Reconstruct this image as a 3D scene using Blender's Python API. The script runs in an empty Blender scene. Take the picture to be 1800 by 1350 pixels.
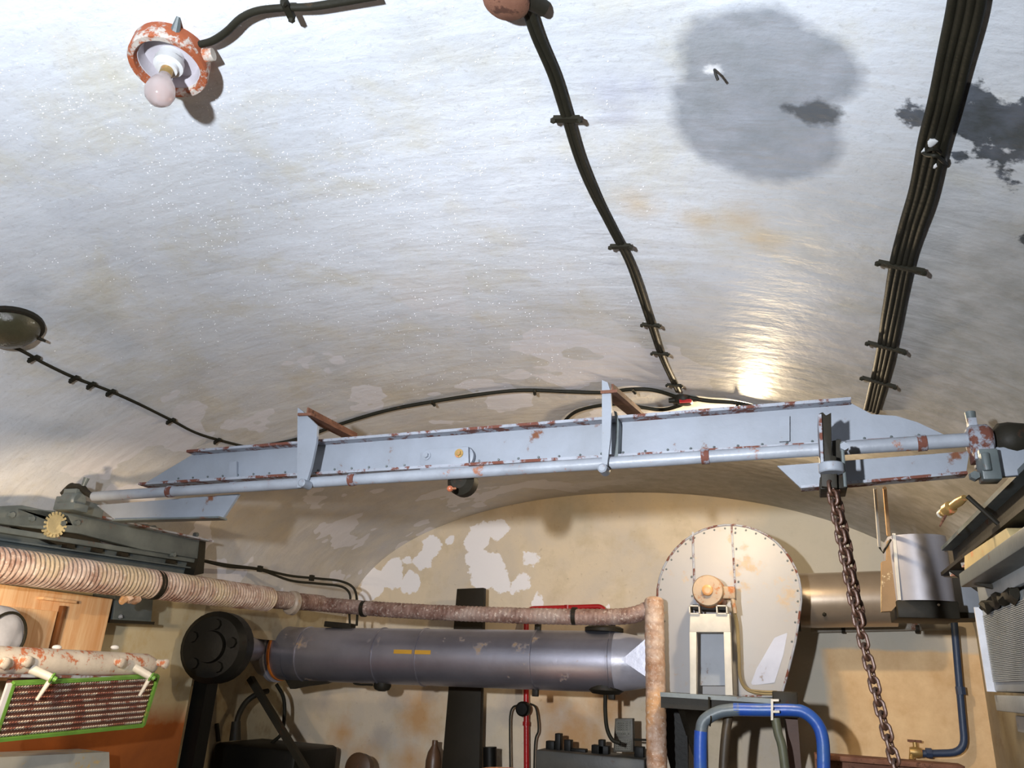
import bpy, bmesh, math, random
from mathutils import Vector, Matrix, noise
random.seed(7)
V = Vector
# ------------------------------------------------------------------ camera
FPX = 1350.0
CAM = V((0, 0, 1.6))
_d = V(((1408 - 900) / FPX, -(1212 - 675) / FPX, -1)).normalized()
ROLL = 0.055
_z = V((ROLL, 1, -(ROLL * _d.x + _d.y) / _d.z)).normalized()
_x = _d.cross(_z)
M3 = Matrix((_x, _d, _z))
cd = bpy.data.cameras.new('camera'); cam = bpy.data.objects.new('camera', cd)
bpy.context.scene.collection.objects.link(cam)
cd.sensor_width = 36; cd.lens = 36 * FPX / 1800; cd.clip_start = 0.02
cam.matrix_world = Matrix.Translation(CAM) @ M3.to_4x4()
sc = bpy.context.scene; sc.camera = cam
# ------------------------------------------------------------------ world, lights, exposure
w = bpy.data.worlds.new('world'); sc.world = w; w.use_nodes = True
w.node_tree.nodes['Background'].inputs[0].default_value = (.02, .02, .02, 1)
sc.view_settings.view_transform = 'Standard'; sc.view_settings.look = 'None'
sc.view_settings.gamma = 1; sc.view_settings.use_curve_mapping = False
sc.view_settings.exposure = 0.0
def light(name, kind, loc, power, col, size=.05, target=None, spot=None):
    l = bpy.data.lights.new(name, kind); l.energy = power; l.color = col
    if kind == 'AREA': l.shape = 'DISK'; l.size = size
    else: l.shadow_soft_size = size
    o = bpy.data.objects.new(name, l); sc.collection.objects.link(o); o.location = loc
    if spot: l.spot_size = spot; l.spot_blend = .6
    if target: o.rotation_euler = (V(target) - V(loc)).to_track_quat('-Z', 'Y').to_euler()
    return o
# hand-held work light beside the photographer
light('work_light', 'SPOT', (-.60, -.30, 1.80), 235, (.85, .92, 1.0), .03, (-1.9, 2.5, 2.4), math.radians(158))
light('end_wall_fill_beam', 'SPOT', (-.60, -.30, 1.84), 345, (.96, .97, 1), .03, (-.75, 5.2, 1.95), math.radians(70)).data.spot_blend = 1  # added narrow beam that brightens the end wall
# burning bulb behind the crane, then unseen lights without fittings
light('lamp_behind_crane', 'POINT', (-.17, 3.50, 2.655), 48, (1, .78, .50), .03)
light('fill_end_bay', 'POINT', (-1.5, 3.3, .95), 4, (1, .74, .45), .08)  # added warm fill below the frame for the lower end wall
light('unseen_left_spot', 'SPOT', (-2.1, 1.3, 1.72), 75, (1, .74, .45), .04, (-3.0, 2.5, 1.74), math.radians(62))  # unseen warm spot aimed at the pine cabinet
light('fill_behind_camera', 'POINT', (-1.2, -1.4, 2.2), 1.5, (1, .96, .90), .15)  # added weak fill from behind the camera

def rayw(px, py): return M3 @ V(((px - 900) / FPX, -(py - 675) / FPX, -1))
def W(px, py, X=None, Y=None, Z=None):
    r = rayw(px, py)
    if Y is not None: t = Y / r.y
    elif X is not None: t = X / r.x
    else: t = (Z - 1.6) / r.z
    return CAM + r * t
XC, XA, ZS, ZB, YEND = -1.09, 2.05, 1.93, .885, 5.2
def vault(px, py, inset=0.0):
    r = rayw(px, py); a = XA - inset; b = ZB - inset
    ox, oz = (0 - XC) / a, (1.6 - ZS) / b; dx, dz = r.x / a, r.z / b
    A = dx * dx + dz * dz; B = ox * dx + oz * dz; C = ox * ox + oz * oz - 1
    return CAM + r * ((-B + math.sqrt(max(B * B - A * C, 0))) / A)
def vnormal(p):          # inward normal of the vault
    return V((-(p.x - XC) / XA ** 2, 0, -(p.z - ZS) / ZB ** 2)).normalized()
VIEW = M3 @ V((0, 0, -1))
def mpx(n, p): return n * (p - CAM).dot(VIEW) / FPX
# ------------------------------------------------------------------ materials
def nodes(name):
    m = bpy.data.materials.new(name); m.use_nodes = True
    nt = m.node_tree; return m, nt, nt.nodes['Principled BSDF']
def N(nt, typ, **kw):
    n = nt.nodes.new(typ)
    for k, v in kw.items():
        if k in n.inputs: n.inputs[k].default_value = v
        else: setattr(n, k, v)
    return n
def L(nt, a, b): nt.links.new(a, b)
def coords(nt, scale=(1, 1, 1)):
    t = N(nt, 'ShaderNodeTexCoord'); mp = N(nt, 'ShaderNodeMapping')
    mp.inputs['Scale'].default_value = scale; L(nt, t.outputs['Object'], mp.inputs[0]); return mp.outputs[0]
def nz(nt, co, scale, detail=6, rough=.6, dist=0):
    n = N(nt, 'ShaderNodeTexNoise'); L(nt, co, n.inputs['Vector'])
    n.inputs['Scale'].default_value = scale; n.inputs['Detail'].default_value = detail
    n.inputs['Roughness'].default_value = rough; n.inputs['Distortion'].default_value = dist
    return n.outputs[0]
def ramp(nt, fac, a, b, interp='LINEAR'):
    r = N(nt, 'ShaderNodeMapRange'); r.inputs[1].default_value = a; r.inputs[2].default_value = b
    L(nt, fac, r.inputs[0]); return r.outputs[0]
def mix(nt, f, a, b, blend='MIX'):
    m = N(nt, 'ShaderNodeMix', data_type='RGBA', blend_type=blend)
    if isinstance(f, (int, float)): m.inputs[0].default_value = f
    else: L(nt, f, m.inputs[0])
    for i, c in ((6, a), (7, b)):
        if isinstance(c, tuple): m.inputs[i].default_value = (*c, 1)
        else: L(nt, c, m.inputs[i])
    return m.outputs[2]
def mth(nt, op, a, b=None, c=None):
    m = N(nt, 'ShaderNodeMath', operation=op)
    for i, v in enumerate((a, b, c)):
        if v is None: continue
        if isinstance(v, (int, float)): m.inputs[i].default_value = v
        else: L(nt, v, m.inputs[i])
    return m.outputs[0]
def bump(nt, h, strength, dist=.01, prev=None):
    b = N(nt, 'ShaderNodeBump'); b.inputs['Strength'].default_value = strength; b.inputs['Distance'].default_value = dist
    L(nt, h, b.inputs['Height'])
    if prev is not None: L(nt, prev, b.inputs['Normal'])
    return b.outputs[0]
def srgb(r, g, b):
    f = lambda c: (c / 255) / 12.92 if c <= 10 else (((c / 255) + .055) / 1.055) ** 2.4
    return (f(r), f(g), f(b))
def blobs(nt, co, cs, edge=.01, amp=.08, nscale=6):
    """mask of a union of noisy round patches; cs = [(point, radius)]"""
    n = nz(nt, co, nscale, 5, .6)
    n = mth(nt, 'MULTIPLY', mth(nt, 'SUBTRACT', n, .5), amp * 2)
    cur = None
    for p, r in cs:
        d = N(nt, 'ShaderNodeVectorMath', operation='DISTANCE'); L(nt, co, d.inputs[0]); d.inputs[1].default_value = p
        v = mth(nt, 'SUBTRACT', d.outputs[1], r)
        cur = v if cur is None else mth(nt, 'MINIMUM', cur, v)
    cur = mth(nt, 'ADD', cur, n)
    return ramp(nt, cur, edge, -edge)
MATS = {}
def metal(name, col, rust=(.12, .045, .02), amount=.35, rough=.5, metallic=0.0, scale=9, bmp=.25, col2=None):
    if name in MATS: return MATS[name]
    m, nt, b = nodes(name); co = coords(nt)
    n1 = nz(nt, co, scale, 10, .72); n2 = nz(nt, co, scale * 5, 4)
    base = mix(nt, ramp(nt, nz(nt, co, scale * .5), .35, .65), col, col2 or tuple(c * .72 for c in col))
    t = 1 - amount
    msk = ramp(nt, n1, .42 + t * .30, .47 + t * .32)
    r2 = mix(nt, n2, rust, tuple(min(1, c * 1.5) for c in rust))
    L(nt, mix(nt, msk, base, r2), b.inputs['Base Color'])
    mr = mth(nt, 'MULTIPLY', mth(nt, 'SUBTRACT', 1.0, msk), metallic); L(nt, mr, b.inputs['Metallic'])
    L(nt, mth(nt, 'MULTIPLY_ADD', msk, .85 - rough, rough), b.inputs['Roughness'])
    L(nt, bump(nt, n2, bmp, .004), b.inputs['Normal'])
    if max(col) < .06: b.inputs['Specular IOR Level'].default_value = .2
    MATS[name] = m; return m
def plain(name, col, rough=.6, metallic=0, **kw):
    return metal(name, col, amount=0.0, rough=rough, metallic=metallic, **kw)
GREY = metal('grey_paint', srgb(140, 147, 159), amount=.36, rough=.5, scale=7, col2=srgb(128, 134, 143))
GREYR = metal('grey_paint_rusty', srgb(150, 155, 166), rust=(.10, .032, .02), amount=.75, rough=.5, scale=14)
GREYD = metal('grey_green_paint', srgb(104, 112, 112), amount=.35, rough=.45, scale=8, col2=srgb(74, 82, 84))
DARK = metal('dark_oily_metal', (.022, .019, .013), rust=(.04, .018, .01), amount=.4, rough=.55)
BLACK = metal('black_enamel', (.005, .005, .004), rust=(.010, .007, .005), amount=.3, rough=.5)
CABLE = metal('old_black_cable', (.020, .018, .011), rust=(.05, .03, .015), amount=.3, rough=.62, scale=20)
RUST = metal('rust', (.10, .034, .018), rust=(.06, .022, .012), amount=.6, rough=.8, scale=22, col2=(.22, .10, .06))
RUSTY = metal('rust_over_white', srgb(205, 196, 184), rust=(.33, .10, .04), amount=.62, rough=.6, scale=17)
RUSTR = metal('rust_ring', srgb(190, 180, 170), rust=(.26, .065, .022), amount=.98, rough=.6, scale=22)
SILV = metal('silver_paint', srgb(160, 160, 170), rust=(.20, .14, .10), amount=.34, rough=.45, metallic=.2, scale=5, bmp=.12)
DUCT = metal('dull_duct_metal', srgb(176, 176, 190), rust=srgb(140,118,92), amount=.42, rough=.40, metallic=.85, scale=5, bmp=.15)
SILVB = metal('bright_sheet_metal', srgb(178, 178, 190), rust=(.5, .45, .4), amount=.15, rough=.38, metallic=.3, scale=6)
FAN = metal('fan_paint', srgb(168, 165, 164), rust=srgb(158, 144, 128), amount=.5, rough=.5, scale=4, bmp=.1, col2=srgb(160, 160, 163))
IVORY = metal('ivory_paint', srgb(214, 208, 196), rust=(.35, .2, .1), amount=.25, rough=.5, scale=9)
MOTOR = metal('motor_paint', srgb(170, 148, 122), rust=(.26, .09, .03), amount=.6, rough=.5, scale=14)
CHAIN = metal('chain_rust', (.085, .038, .022), rust=(.035, .018, .012), amount=.5, rough=.42, metallic=.2, scale=30)
RED = plain('red_paint', (.42, .012, .014), .3)
BLUE = plain('blue_hose', (.012, .06, .42), .35, col2=(.03, .10, .30))
BLUED = metal('dark_blue_pipe', (.03, .055, .12), amount=.2, rough=.45)
BLUEG = plain('blue_grey_hose', srgb(100, 112, 122), .4)
GREENP = metal('green_paint', (.16, .36, .06), rust=(.25, .2, .06), amount=.35, rough=.45, scale=20)
WHITE = plain('white_porcelain', (.80, .80, .80), .25)
ORANGE = plain('orange_sealant', (.60, .17, .02), .5)
YELLOW = plain('yellow_tape', (.62, .33, .03), .5)
BRASS = metal('brass_fitting', (.50, .33, .12), rust=(.4, .12, .05), amount=.45, rough=.35, metallic=.5, scale=40)
PLY = metal('dark_board', (.022, .017, .010), rust=(.035, .024, .012), amount=.4, rough=.6, scale=6)
WHT = plain('white_paint', srgb(226, 226, 232), .5)
BEIGE = metal('mottled_beige', srgb(196, 176, 128), rust=srgb(180, 130, 90), amount=.45, rough=.8, scale=14)
VENT = metal('galvanised', srgb(160, 166, 170), rust=srgb(110, 112, 108), amount=.35, rough=.45, metallic=.25, scale=10)
MGREY = metal('mesh_grey', srgb(120, 118, 106), amount=.1, rough=.6)

def wood_mat():
    m, nt, b = nodes('varnished_pine'); co = coords(nt, (1, 9, .6))
    n = nz(nt, co, 3.0, 8, .7, .6)
    c = mix(nt, ramp(nt, n, .35, .68), srgb(246, 212, 168), srgb(222, 160, 104))
    st = blobs(nt, coords(nt), [(V((0, .02, -.16)), .10), (V((0, -.12, -.2)), .08)], .04, .05, 12)
    L(nt, mix(nt, mth(nt, 'MULTIPLY', st, .75), c, srgb(150, 66, 34)), b.inputs['Base Color'])
    b.inputs['Roughness'].default_value = .4; return m
def wrap_mat(name, lo, hi, c3, pos=.5):
    m, nt, b = nodes(name); co = coords(nt)
    n = nz(nt, co, 9, 7, .7); n2 = nz(nt, co, 60, 4, .7); n3 = nz(nt, co, 3.4, 4)
    c = mix(nt, ramp(nt, n, .38, .60), lo, hi)
    c = mix(nt, ramp(nt, n3, .50, .62), c, c3)
    c = mix(nt, ramp(nt, n2, .55, .75), c, srgb(214, 204, 194))
    L(nt, c, b.inputs['Base Color']); b.inputs['Roughness'].default_value = .55
    L(nt, bump(nt, n2, .5, .004), b.inputs['Normal']); return m
WRAP = wrap_mat('wrapped_lagging', srgb(130, 98, 84), srgb(184, 166, 156), srgb(176, 160, 136))
WRAPD = wrap_mat('wrapped_lagging_dark', srgb(96, 66, 56), srgb(146, 120, 110), srgb(150, 132, 124))
WRAPL = wrap_mat('wrapped_lagging_pale', srgb(150, 112, 84), srgb(196, 174, 158), srgb(196, 150, 104))
WOOD = wood_mat()

def ceiling_mat():
    m, nt, b = nodes('damp_whitewash'); co = coords(nt)
    n1 = nz(nt, co, 1.1, 8, .62, .4); n2 = nz(nt, co, 3.2, 8, .65, .3); n3 = nz(nt, co, 14, 6, .6)
    c = mix(nt, ramp(nt, n1, .40, .66), srgb(234, 239, 248), srgb(226, 229, 234))
    c = mix(nt, ramp(nt, n2, .50, .72), c, srgb(224, 221, 208))
    sep = N(nt, 'ShaderNodeSeparateXYZ'); L(nt, co, sep.inputs[0])
    # brown weathered zone towards the crane and the end wall
    z = mth(nt, 'ADD', sep.outputs[1], mth(nt, 'MULTIPLY', mth(nt, 'SUBTRACT', n2, .5), 1.8))
    zone = ramp(nt, z, 1.5, 3.3)
    br = mix(nt, ramp(nt, nz(nt, co, 5, 6, .6), .38, .62), srgb(206, 196, 180), srgb(186, 178, 170))
    c = mix(nt, mth(nt, 'MULTIPLY', zone, .75), c, br)
    gb = nz(nt, co, 1.9, 9, .7, .2)
    c = mix(nt, mth(nt, 'MULTIPLY', ramp(nt, gb, .48, .66), .38), c, srgb(196, 203, 216))
    c = mix(nt, mth(nt, 'MULTIPLY', ramp(nt, nz(nt, co, 70, 5, .7), .56, .74), .35), c, srgb(150, 150, 148))
    # flaked patches with clean edges
    vo = nz(nt, co, 2.6, 3, .5); fl = mth(nt, 'MULTIPLY', ramp(nt, vo, .57, .575), ramp(nt, z, 1.9, 2.6))
    c = mix(nt, mth(nt, 'MULTIPLY', fl, .8), c, srgb(232, 230, 236))
    # greyer colour towards the far right of the vault
    rz = ramp(nt, mth(nt, 'ADD', mth(nt, 'ADD', mth(nt, 'MULTIPLY', sep.outputs[0], 1.1), mth(nt, 'MULTIPLY', sep.outputs[1], .5)), mth(nt, 'MULTIPLY', n1, .9)), 1.15, 2.0)
    c = mix(nt, mth(nt, 'MULTIPLY', rz, .85), c, mix(nt, ramp(nt, n3, .4, .62), srgb(148, 146, 140), srgb(170, 168, 164)))
    # round grey stain
    P = lambda x, y: vault(x, y)
    st = blobs(nt, co, [(P(1330, 120), .15), (P(1330, 215), .165), (P(1300, 165), .13), (P(1360, 250), .14), (P(1390, 130), .12)], .018, .05, 9)
    c = mix(nt, mth(nt, 'MULTIPLY', st, .85), c, mix(nt, ramp(nt, n3, .35, .65), srgb(166, 170, 180), srgb(144, 150, 158)))
    wh = blobs(nt, co, [(P(1252, 122), .012)], .006, .022, 40)
    c = mix(nt, wh, c, (.95, .95, .97))
    dk = blobs(nt, co, [(P(1430, 196), .036), (P(1455, 205), .026), (P(1395, 190), .015)], .009, .035, 24)
    c = mix(nt, mth(nt, 'MULTIPLY', dk, .85), c, srgb(84, 88, 92))
    bl = blobs(nt, co, [(P(1620, 205), .030), (P(1665, 205), .05), (P(1720, 210), .062), (P(1780, 225), .06), (P(1840, 235), .08), (P(1705, 160), .018), (P(1740, 270), .025), (P(1690, 275), .014), (P(1770, 315), .014), (P(1800, 425), .014)], .006, .07, 22)
    c = mix(nt, mth(nt, 'MULTIPLY', bl, .93), c, mix(nt, ramp(nt, n3, .4, .6), srgb(52, 57, 58), srgb(78, 84, 94)))
    lv = blobs(nt, co, [(P(1070, 165), .04), (P(1085, 205), .03), (P(1130, 150), .02)], .03, .06, 10)
    c = mix(nt, mth(nt, 'MULTIPLY', lv, .5), c, srgb(196, 200, 222))
    og = blobs(nt, co, [(P(1300, 385), .05), (P(1120, 360), .035), (P(1340, 420), .04), (P(1230, 385), .035)], .05, .06, 12)
    c = mix(nt, mth(nt, 'MULTIPLY', og, .5), c, srgb(214, 180, 120))
    gr = blobs(nt, co, [(P(150, 560), .10), (P(210, 600), .08), (P(60, 520), .05)], .06, .14, 9)
    c = mix(nt, mth(nt, 'MULTIPLY', gr, .25), c, srgb(140, 150, 160))
    L(nt, c, b.inputs['Base Color'])
    b.inputs['Roughness'].default_value = .50; b.inputs['Specular IOR Level'].default_value = .3
    co2 = coords(nt, (3.0, 1.0, 1.0))
    w1 = nz(nt, coords(nt, (1.0, 3.2, 1.0)), 5, 6, .5, .35)
    bp = bump(nt, w1, .16, .03); bp = bump(nt, n3, .28, .010, bp); bp = bump(nt, nz(nt, co, 60, 3), .2, .003, bp)
    L(nt, bp, b.inputs['Normal']); return m
def endwall_mat():
    m, nt, b = nodes('peeling_end_wall'); co = coords(nt)
    n1 = nz(nt, co, 1.5, 7, .6, .3); n2 = nz(nt, co, 5, 8, .65); n3 = nz(nt, co, 30, 5)
    c = mix(nt, ramp(nt, n1, .40, .62), srgb(222, 204, 176), srgb(204, 192, 176))
    c = mix(nt, mth(nt, 'MULTIPLY', ramp(nt, n2, .50, .68), .7), c, srgb(200, 182, 150))
    c = mix(nt, mth(nt, 'MULTIPLY', ramp(nt, n3, .62, .72), .35), c, srgb(140, 110, 80))
    P = lambda x, y: W(x, y, Y=YEND)
    pt = blobs(nt, co, [(P(840, 945), .10), (P(875, 932), .075), (P(855, 1000), .135), (P(880, 1020), .085), (P(915, 1028), .07), (P(835, 985), .06), (P(932, 982), .06),
                        (P(690, 1010), .11), (P(655, 1025), .11), (P(720, 1020), .08), (P(758, 960), .085), (P(745, 985), .08), (P(640, 1050), .06), (P(945, 1062), .05), (P(715, 985), .03), (P(1070, 1065), .02), (P(790, 950), .025)], .004, .085, 8)
    c = mix(nt, mth(nt, 'MULTIPLY', pt, .95), c, srgb(246, 242, 243))
    gy = blobs(nt, co, [(P(1440, 960), .45), (P(1440, 1200), .18), (P(1430, 1120), .2), (P(1560, 1110), .22), (P(1000, 900), .1)], .12, .12, 4)
    c = mix(nt, mth(nt, 'MULTIPLY', gy, .7), c, srgb(168, 168, 160))
    # yellower rectangular patch low on the right
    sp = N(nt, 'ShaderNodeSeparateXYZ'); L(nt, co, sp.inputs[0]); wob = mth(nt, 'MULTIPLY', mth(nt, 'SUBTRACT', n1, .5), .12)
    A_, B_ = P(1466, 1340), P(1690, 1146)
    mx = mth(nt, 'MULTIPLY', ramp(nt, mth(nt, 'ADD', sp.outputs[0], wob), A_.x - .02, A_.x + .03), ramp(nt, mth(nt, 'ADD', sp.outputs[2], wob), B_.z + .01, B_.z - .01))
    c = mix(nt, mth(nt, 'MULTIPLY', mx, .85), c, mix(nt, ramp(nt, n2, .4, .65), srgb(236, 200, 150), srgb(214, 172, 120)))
    ok = blobs(nt, co, [(P(740, 1260), .13), (P(720, 1340), .10), (P(640, 1330), .07), (P(1010, 1290), .16), (P(1060, 1240), .10), (P(600, 1290), .05), (P(970, 1240), .09)], .10, .14, 8)
    c = mix(nt, mth(nt, 'MULTIPLY', ok, .75), c, srgb(196, 140, 70))
    gp = blobs(nt, co, [(P(570, 1240), .06), (P(670, 1300), .08), (P(760, 1210), .05), (P(690, 1230), .07), (P(900, 1240), .09)], .06, .12, 9)
    c = mix(nt, mth(nt, 'MULTIPLY', gp, .6), c, srgb(168, 160, 156))
    L(nt, c, b.inputs['Base Color']); b.inputs['Roughness'].default_value = .8
    bp = bump(nt, n2, .25, .012); bp = bump(nt, n3, .25, .004, bp); L(nt, bp, b.inputs['Normal']); return m
def wall_mat(name, a, b_, c_, brown_top=None):
    m, nt, b = nodes(name); co = coords(nt)
    n1 = nz(nt, co, 2, 7, .6, .3); n2 = nz(nt, co, 9, 6, .6)
    c = mix(nt, ramp(nt, n1, .42, .60), a, b_); c = mix(nt, mth(nt, 'MULTIPLY', ramp(nt, n2, .52, .7), .6), c, c_)
    if brown_top:       # browner below this height, uneven along the edge
        sp = N(nt, 'ShaderNodeSeparateXYZ'); L(nt, co, sp.inputs[0])
        zz = mth(nt, 'ADD', sp.outputs[2], mth(nt, 'MULTIPLY', mth(nt, 'SUBTRACT', n2, .5), .16))
        c = mix(nt, ramp(nt, zz, brown_top + .05, brown_top - .06), c, mix(nt, ramp(nt, n1, .4, .6), srgb(168, 92, 34), srgb(138, 74, 26)))
    L(nt, c, b.inputs['Base Color']); b.inputs['Roughness'].default_value = .8
    L(nt, bump(nt, n2, .3, .008), b.inputs['Normal']); return m
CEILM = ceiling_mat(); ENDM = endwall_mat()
LEFTM = wall_mat('left_plaster', srgb(206, 196, 166), srgb(196, 182, 150), srgb(184, 156, 100), W(270, 1250, X=XC - XA).z)
SIDEM = wall_mat('side_plaster', srgb(172, 158, 128), srgb(150, 138, 116), srgb(130, 110, 80))
FLOORM = wall_mat('concrete_floor', srgb(70, 66, 60), srgb(56, 54, 50), srgb(40, 36, 32))
REARM = wall_mat('rear_wall_plaster', srgb(96, 90, 80), srgb(80, 74, 66), srgb(60, 54, 46))

# ------------------------------------------------------------------ mesh builder
class MB:
    def __init__(s): s.b = bmesh.new()
    def _grid(s, rings, close=True, caps=True):
        R = [[s.b.verts.new(p) for p in r] for r in rings]; n = len(R[0])
        for i in range(len(R) - 1):
            for j in range(n if close else n - 1):
                k = (j + 1) % n; s.b.faces.new((R[i][j], R[i][k], R[i + 1][k], R[i + 1][j]))
        if caps:
            s.b.faces.new(R[0][::-1]); s.b.faces.new(R[-1])
        return s
    def tube(s, pts, r, seg=12, rf=None, caps=True):
        pts = [V(p) for p in pts]; n = len(pts); rings = []; prev = None; acc = 0
        for i, p in enumerate(pts):
            t = (pts[min(i + 1, n - 1)] - pts[max(i - 1, 0)]).normalized()
            if prev is None:
                a = t.orthogonal().normalized()
            else:
                a = prev - t * prev.dot(t); a.normalize()
            prev = a; bb = t.cross(a)
            if i: acc += (p - pts[i - 1]).length
            rr = r[i] if isinstance(r, (list, tuple)) else r
            ring = []
            for j in range(seg):
                th = 2 * math.pi * j / seg
                q = rr * (rf(acc, th) if rf else 1)
                ring.append(p + a * math.cos(th) * q + bb * math.sin(th) * q)
            rings.append(ring)
        return s._grid(rings, caps=caps)
    def cyl(s, p0, p1, r0, r1=None, seg=20): return s.tube([p0, p1], [r0, r0 if r1 is None else r1], seg)
    def lathe(s, base, axis, prof, seg=28, caps=True, flat=None):
        """prof = [(distance along axis, radius)]"""
        axis = V(axis).normalized(); a = (V((0, 0, 1)) if abs(axis.z) < .9 else V((1, 0, 0))); a = (a - axis * a.dot(axis)).normalized(); bb = axis.cross(a); base = V(base)
        return s._grid([[base + axis * h + (a * math.cos(2 * math.pi * j / seg) + bb * math.sin(2 * math.pi * j / seg)) * max(r, 1e-4) for j in range(seg)] for h, r in prof], caps=caps)
    def prism(s, pts, ext):
        pts = [V(p) for p in pts]; e = V(ext)
        n = sum(((pts[i] - pts[0]).cross(pts[(i + 1) % len(pts)] - pts[0]) for i in range(1, len(pts))), V((0, 0, 0)))
        A = [s.b.verts.new(p) for p in pts]; B = [s.b.verts.new(p + e) for p in pts]
        s.b.faces.new(A[::-1]); s.b.faces.new(B); k = len(A)
        for i in range(k): s.b.faces.new((A[i], A[(i + 1) % k], B[(i + 1) % k], B[i]))
        return s
    def box(s, c, size, rot=None):
        c = V(c); h = [x / 2 for x in size]; R = rot or Matrix.Identity(3)
        q = [c + R @ V((sx * h[0], sy * h[1], -h[2])) for sx, sy in ((-1, -1), (1, -1), (1, 1), (-1, 1))]
        return s.prism(q, R @ V((0, 0, size[2])))
    def bar(s, p0, p1, wid, hgt, up=(0, 0, 1)):
        p0, p1 = V(p0), V(p1); t = (p1 - p0).normalized(); u = V(up); u = (u - t * u.dot(t)).normalized(); sd = t.cross(u)
        q = [p0 + sd * wid / 2 * a + u * hgt / 2 * b for a, b in ((-1, -1), (1, -1), (1, 1), (-1, 1))]
        return s.prism(q, p1 - p0)
    def sph(s, c, r, sc=(1, 1, 1), sub=2):
        m = Matrix.Translation(V(c)) @ Matrix.Diagonal((sc[0] * r, sc[1] * r, sc[2] * r, 1))
        bmesh.ops.create_icosphere(s.b, subdivisions=sub, radius=1, matrix=m); return s
    def torus(s, c, axis, R, r, seg=28, ms=8, sx=1.0, dirx=None):
        axis = V(axis).normalized(); a = V(dirx).normalized() if dirx else axis.orthogonal().normalized(); a = (a - axis * a.dot(axis)).normalized(); bb = axis.cross(a); rings = []
        for i in range(seg):
            th = 2 * math.pi * i / seg; d = a * math.cos(th) * sx + bb * math.sin(th); p = V(c) + d * R; dn = d.normalized()
            rings.append([p + dn * r * math.cos(2 * math.pi * k / ms) + axis * r * math.sin(2 * math.pi * k / ms) for k in range(ms)])
        rings.append(rings[0]); return s._grid(rings, caps=False)
    def noisy(s, amp, scale):
        for v in s.b.verts: v.co += noise.noise_vector(v.co * scale) * amp
        return s
    def link(s, name, mat, smooth=True, bevel=0):
        bmesh.ops.remove_doubles(s.b, verts=s.b.verts, dist=1e-6)
        if bevel:
            es = [e for e in s.b.edges if len(e.link_faces) == 2 and e.calc_face_angle(0) > .6]
            bmesh.ops.bevel(s.b, geom=es, offset=bevel, segments=2, profile=.5, affect='EDGES', clamp_overlap=True)
        bmesh.ops.recalc_face_normals(s.b, faces=s.b.faces)
        vs = [v.co for v in s.b.verts]
        lo = V([min(v[i] for v in vs) for i in range(3)]); hi = V([max(v[i] for v in vs) for i in range(3)]); c = (lo + hi) / 2
        bmesh.ops.translate(s.b, verts=s.b.verts, vec=-c)
        me = bpy.data.meshes.new(name); s.b.to_mesh(me); s.b.free()
        if smooth:
            for p in me.polygons: p.use_smooth = True
            me.set_sharp_from_angle(angle=math.radians(38))
        me.materials.append(mat)
        o = bpy.data.objects.new(name, me); sc.collection.objects.link(o); o.location = c
        return o, c, lo, hi
def tag(o, label=None, cat=None, group=None, kind=None):
    if label: o['label'] = label
    if cat: o['category'] = cat
    if group: o['group'] = group
    if kind: o['kind'] = kind
class Thing:
    def __init__(s, name, label, cat, group=None):
        s.e = bpy.data.objects.new(name, None); sc.collection.objects.link(s.e); s.e.empty_display_size = .05
        tag(s.e, label, cat, group); s.p = []; s.pos = {}
        s.lo = V((9, 9, 9)); s.hi = V((-9, -9, -9))
    def part(s, name, mb, mat, parent=None, label=None, bevel=0, smooth=True):
        o, c, lo, hi = mb.link(name, mat, smooth, bevel); s.p.append((o, parent)); s.pos[o] = c
        s.lo = V([min(s.lo[i], lo[i]) for i in range(3)]); s.hi = V([max(s.hi[i], hi[i]) for i in range(3)])
        if label: o['label'] = label
        return o
    def copy(s, o, c, rot=None, parent=None):
        d = o.copy(); sc.collection.objects.link(d); s.p.append((d, parent)); s.pos[d] = V(c)
        if rot: d.rotation_euler = rot
        return d
    def done(s, base=None):
        b = V(base) if base else V(((s.lo.x + s.hi.x) / 2, (s.lo.y + s.hi.y) / 2, s.lo.z))
        s.e.location = b
        for o, par in s.p:
            if par is None: o.parent = s.e; o.location = s.pos[o] - b
            else: o.parent = par; o.location = s.pos[o] - s.pos[par]
        return s.e
def solo(name, mb, mat, label, cat, group=None, bevel=0, kind=None):
    o, c, lo, hi = mb.link(name, mat, True, bevel); tag(o, label, cat, group, kind); return o
def struct(name, mb, mat):
    o, c, lo, hi = mb.link(name, mat); 
    o.data.transform(Matrix.Translation(c)); o.location = (0, 0, 0); tag(o, kind='structure'); return o
def spline(pts, n=10):
    pts = [V(p) for p in pts]; out = []
    P = [pts[0] * 2 - pts[1]] + pts + [pts[-1] * 2 - pts[-2]]
    for i in range(1, len(P) - 2):
        for k in range(n):
            t = k / n; a, b, c, d = P[i - 1:i + 3]
            out.append(.5 * ((2 * b) + (c - a) * t + (2 * a - 5 * b + 4 * c - d) * t * t + (3 * b - a - 3 * c + d) * t ** 3))
    return out + [pts[-1]]
def corner(pts, r, n=6):
    """polyline with rounded bends"""
    pts = [V(p) for p in pts]; out = [pts[0]]
    for i in range(1, len(pts) - 1):
        a = (pts[i - 1] - pts[i]); b = (pts[i + 1] - pts[i]); q = min(r, a.length * .45, b.length * .45)
        A = pts[i] + a.normalized() * q; B = pts[i] + b.normalized() * q
        for k in range(n + 1):
            t = k / n; out.append(A * (1 - t) ** 2 + pts[i] * 2 * t * (1 - t) + B * t * t)
    return out + [pts[-1]]
def lerp(a, b, t): return V(a) * (1 - t) + V(b) * t
exec_order = None
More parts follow.
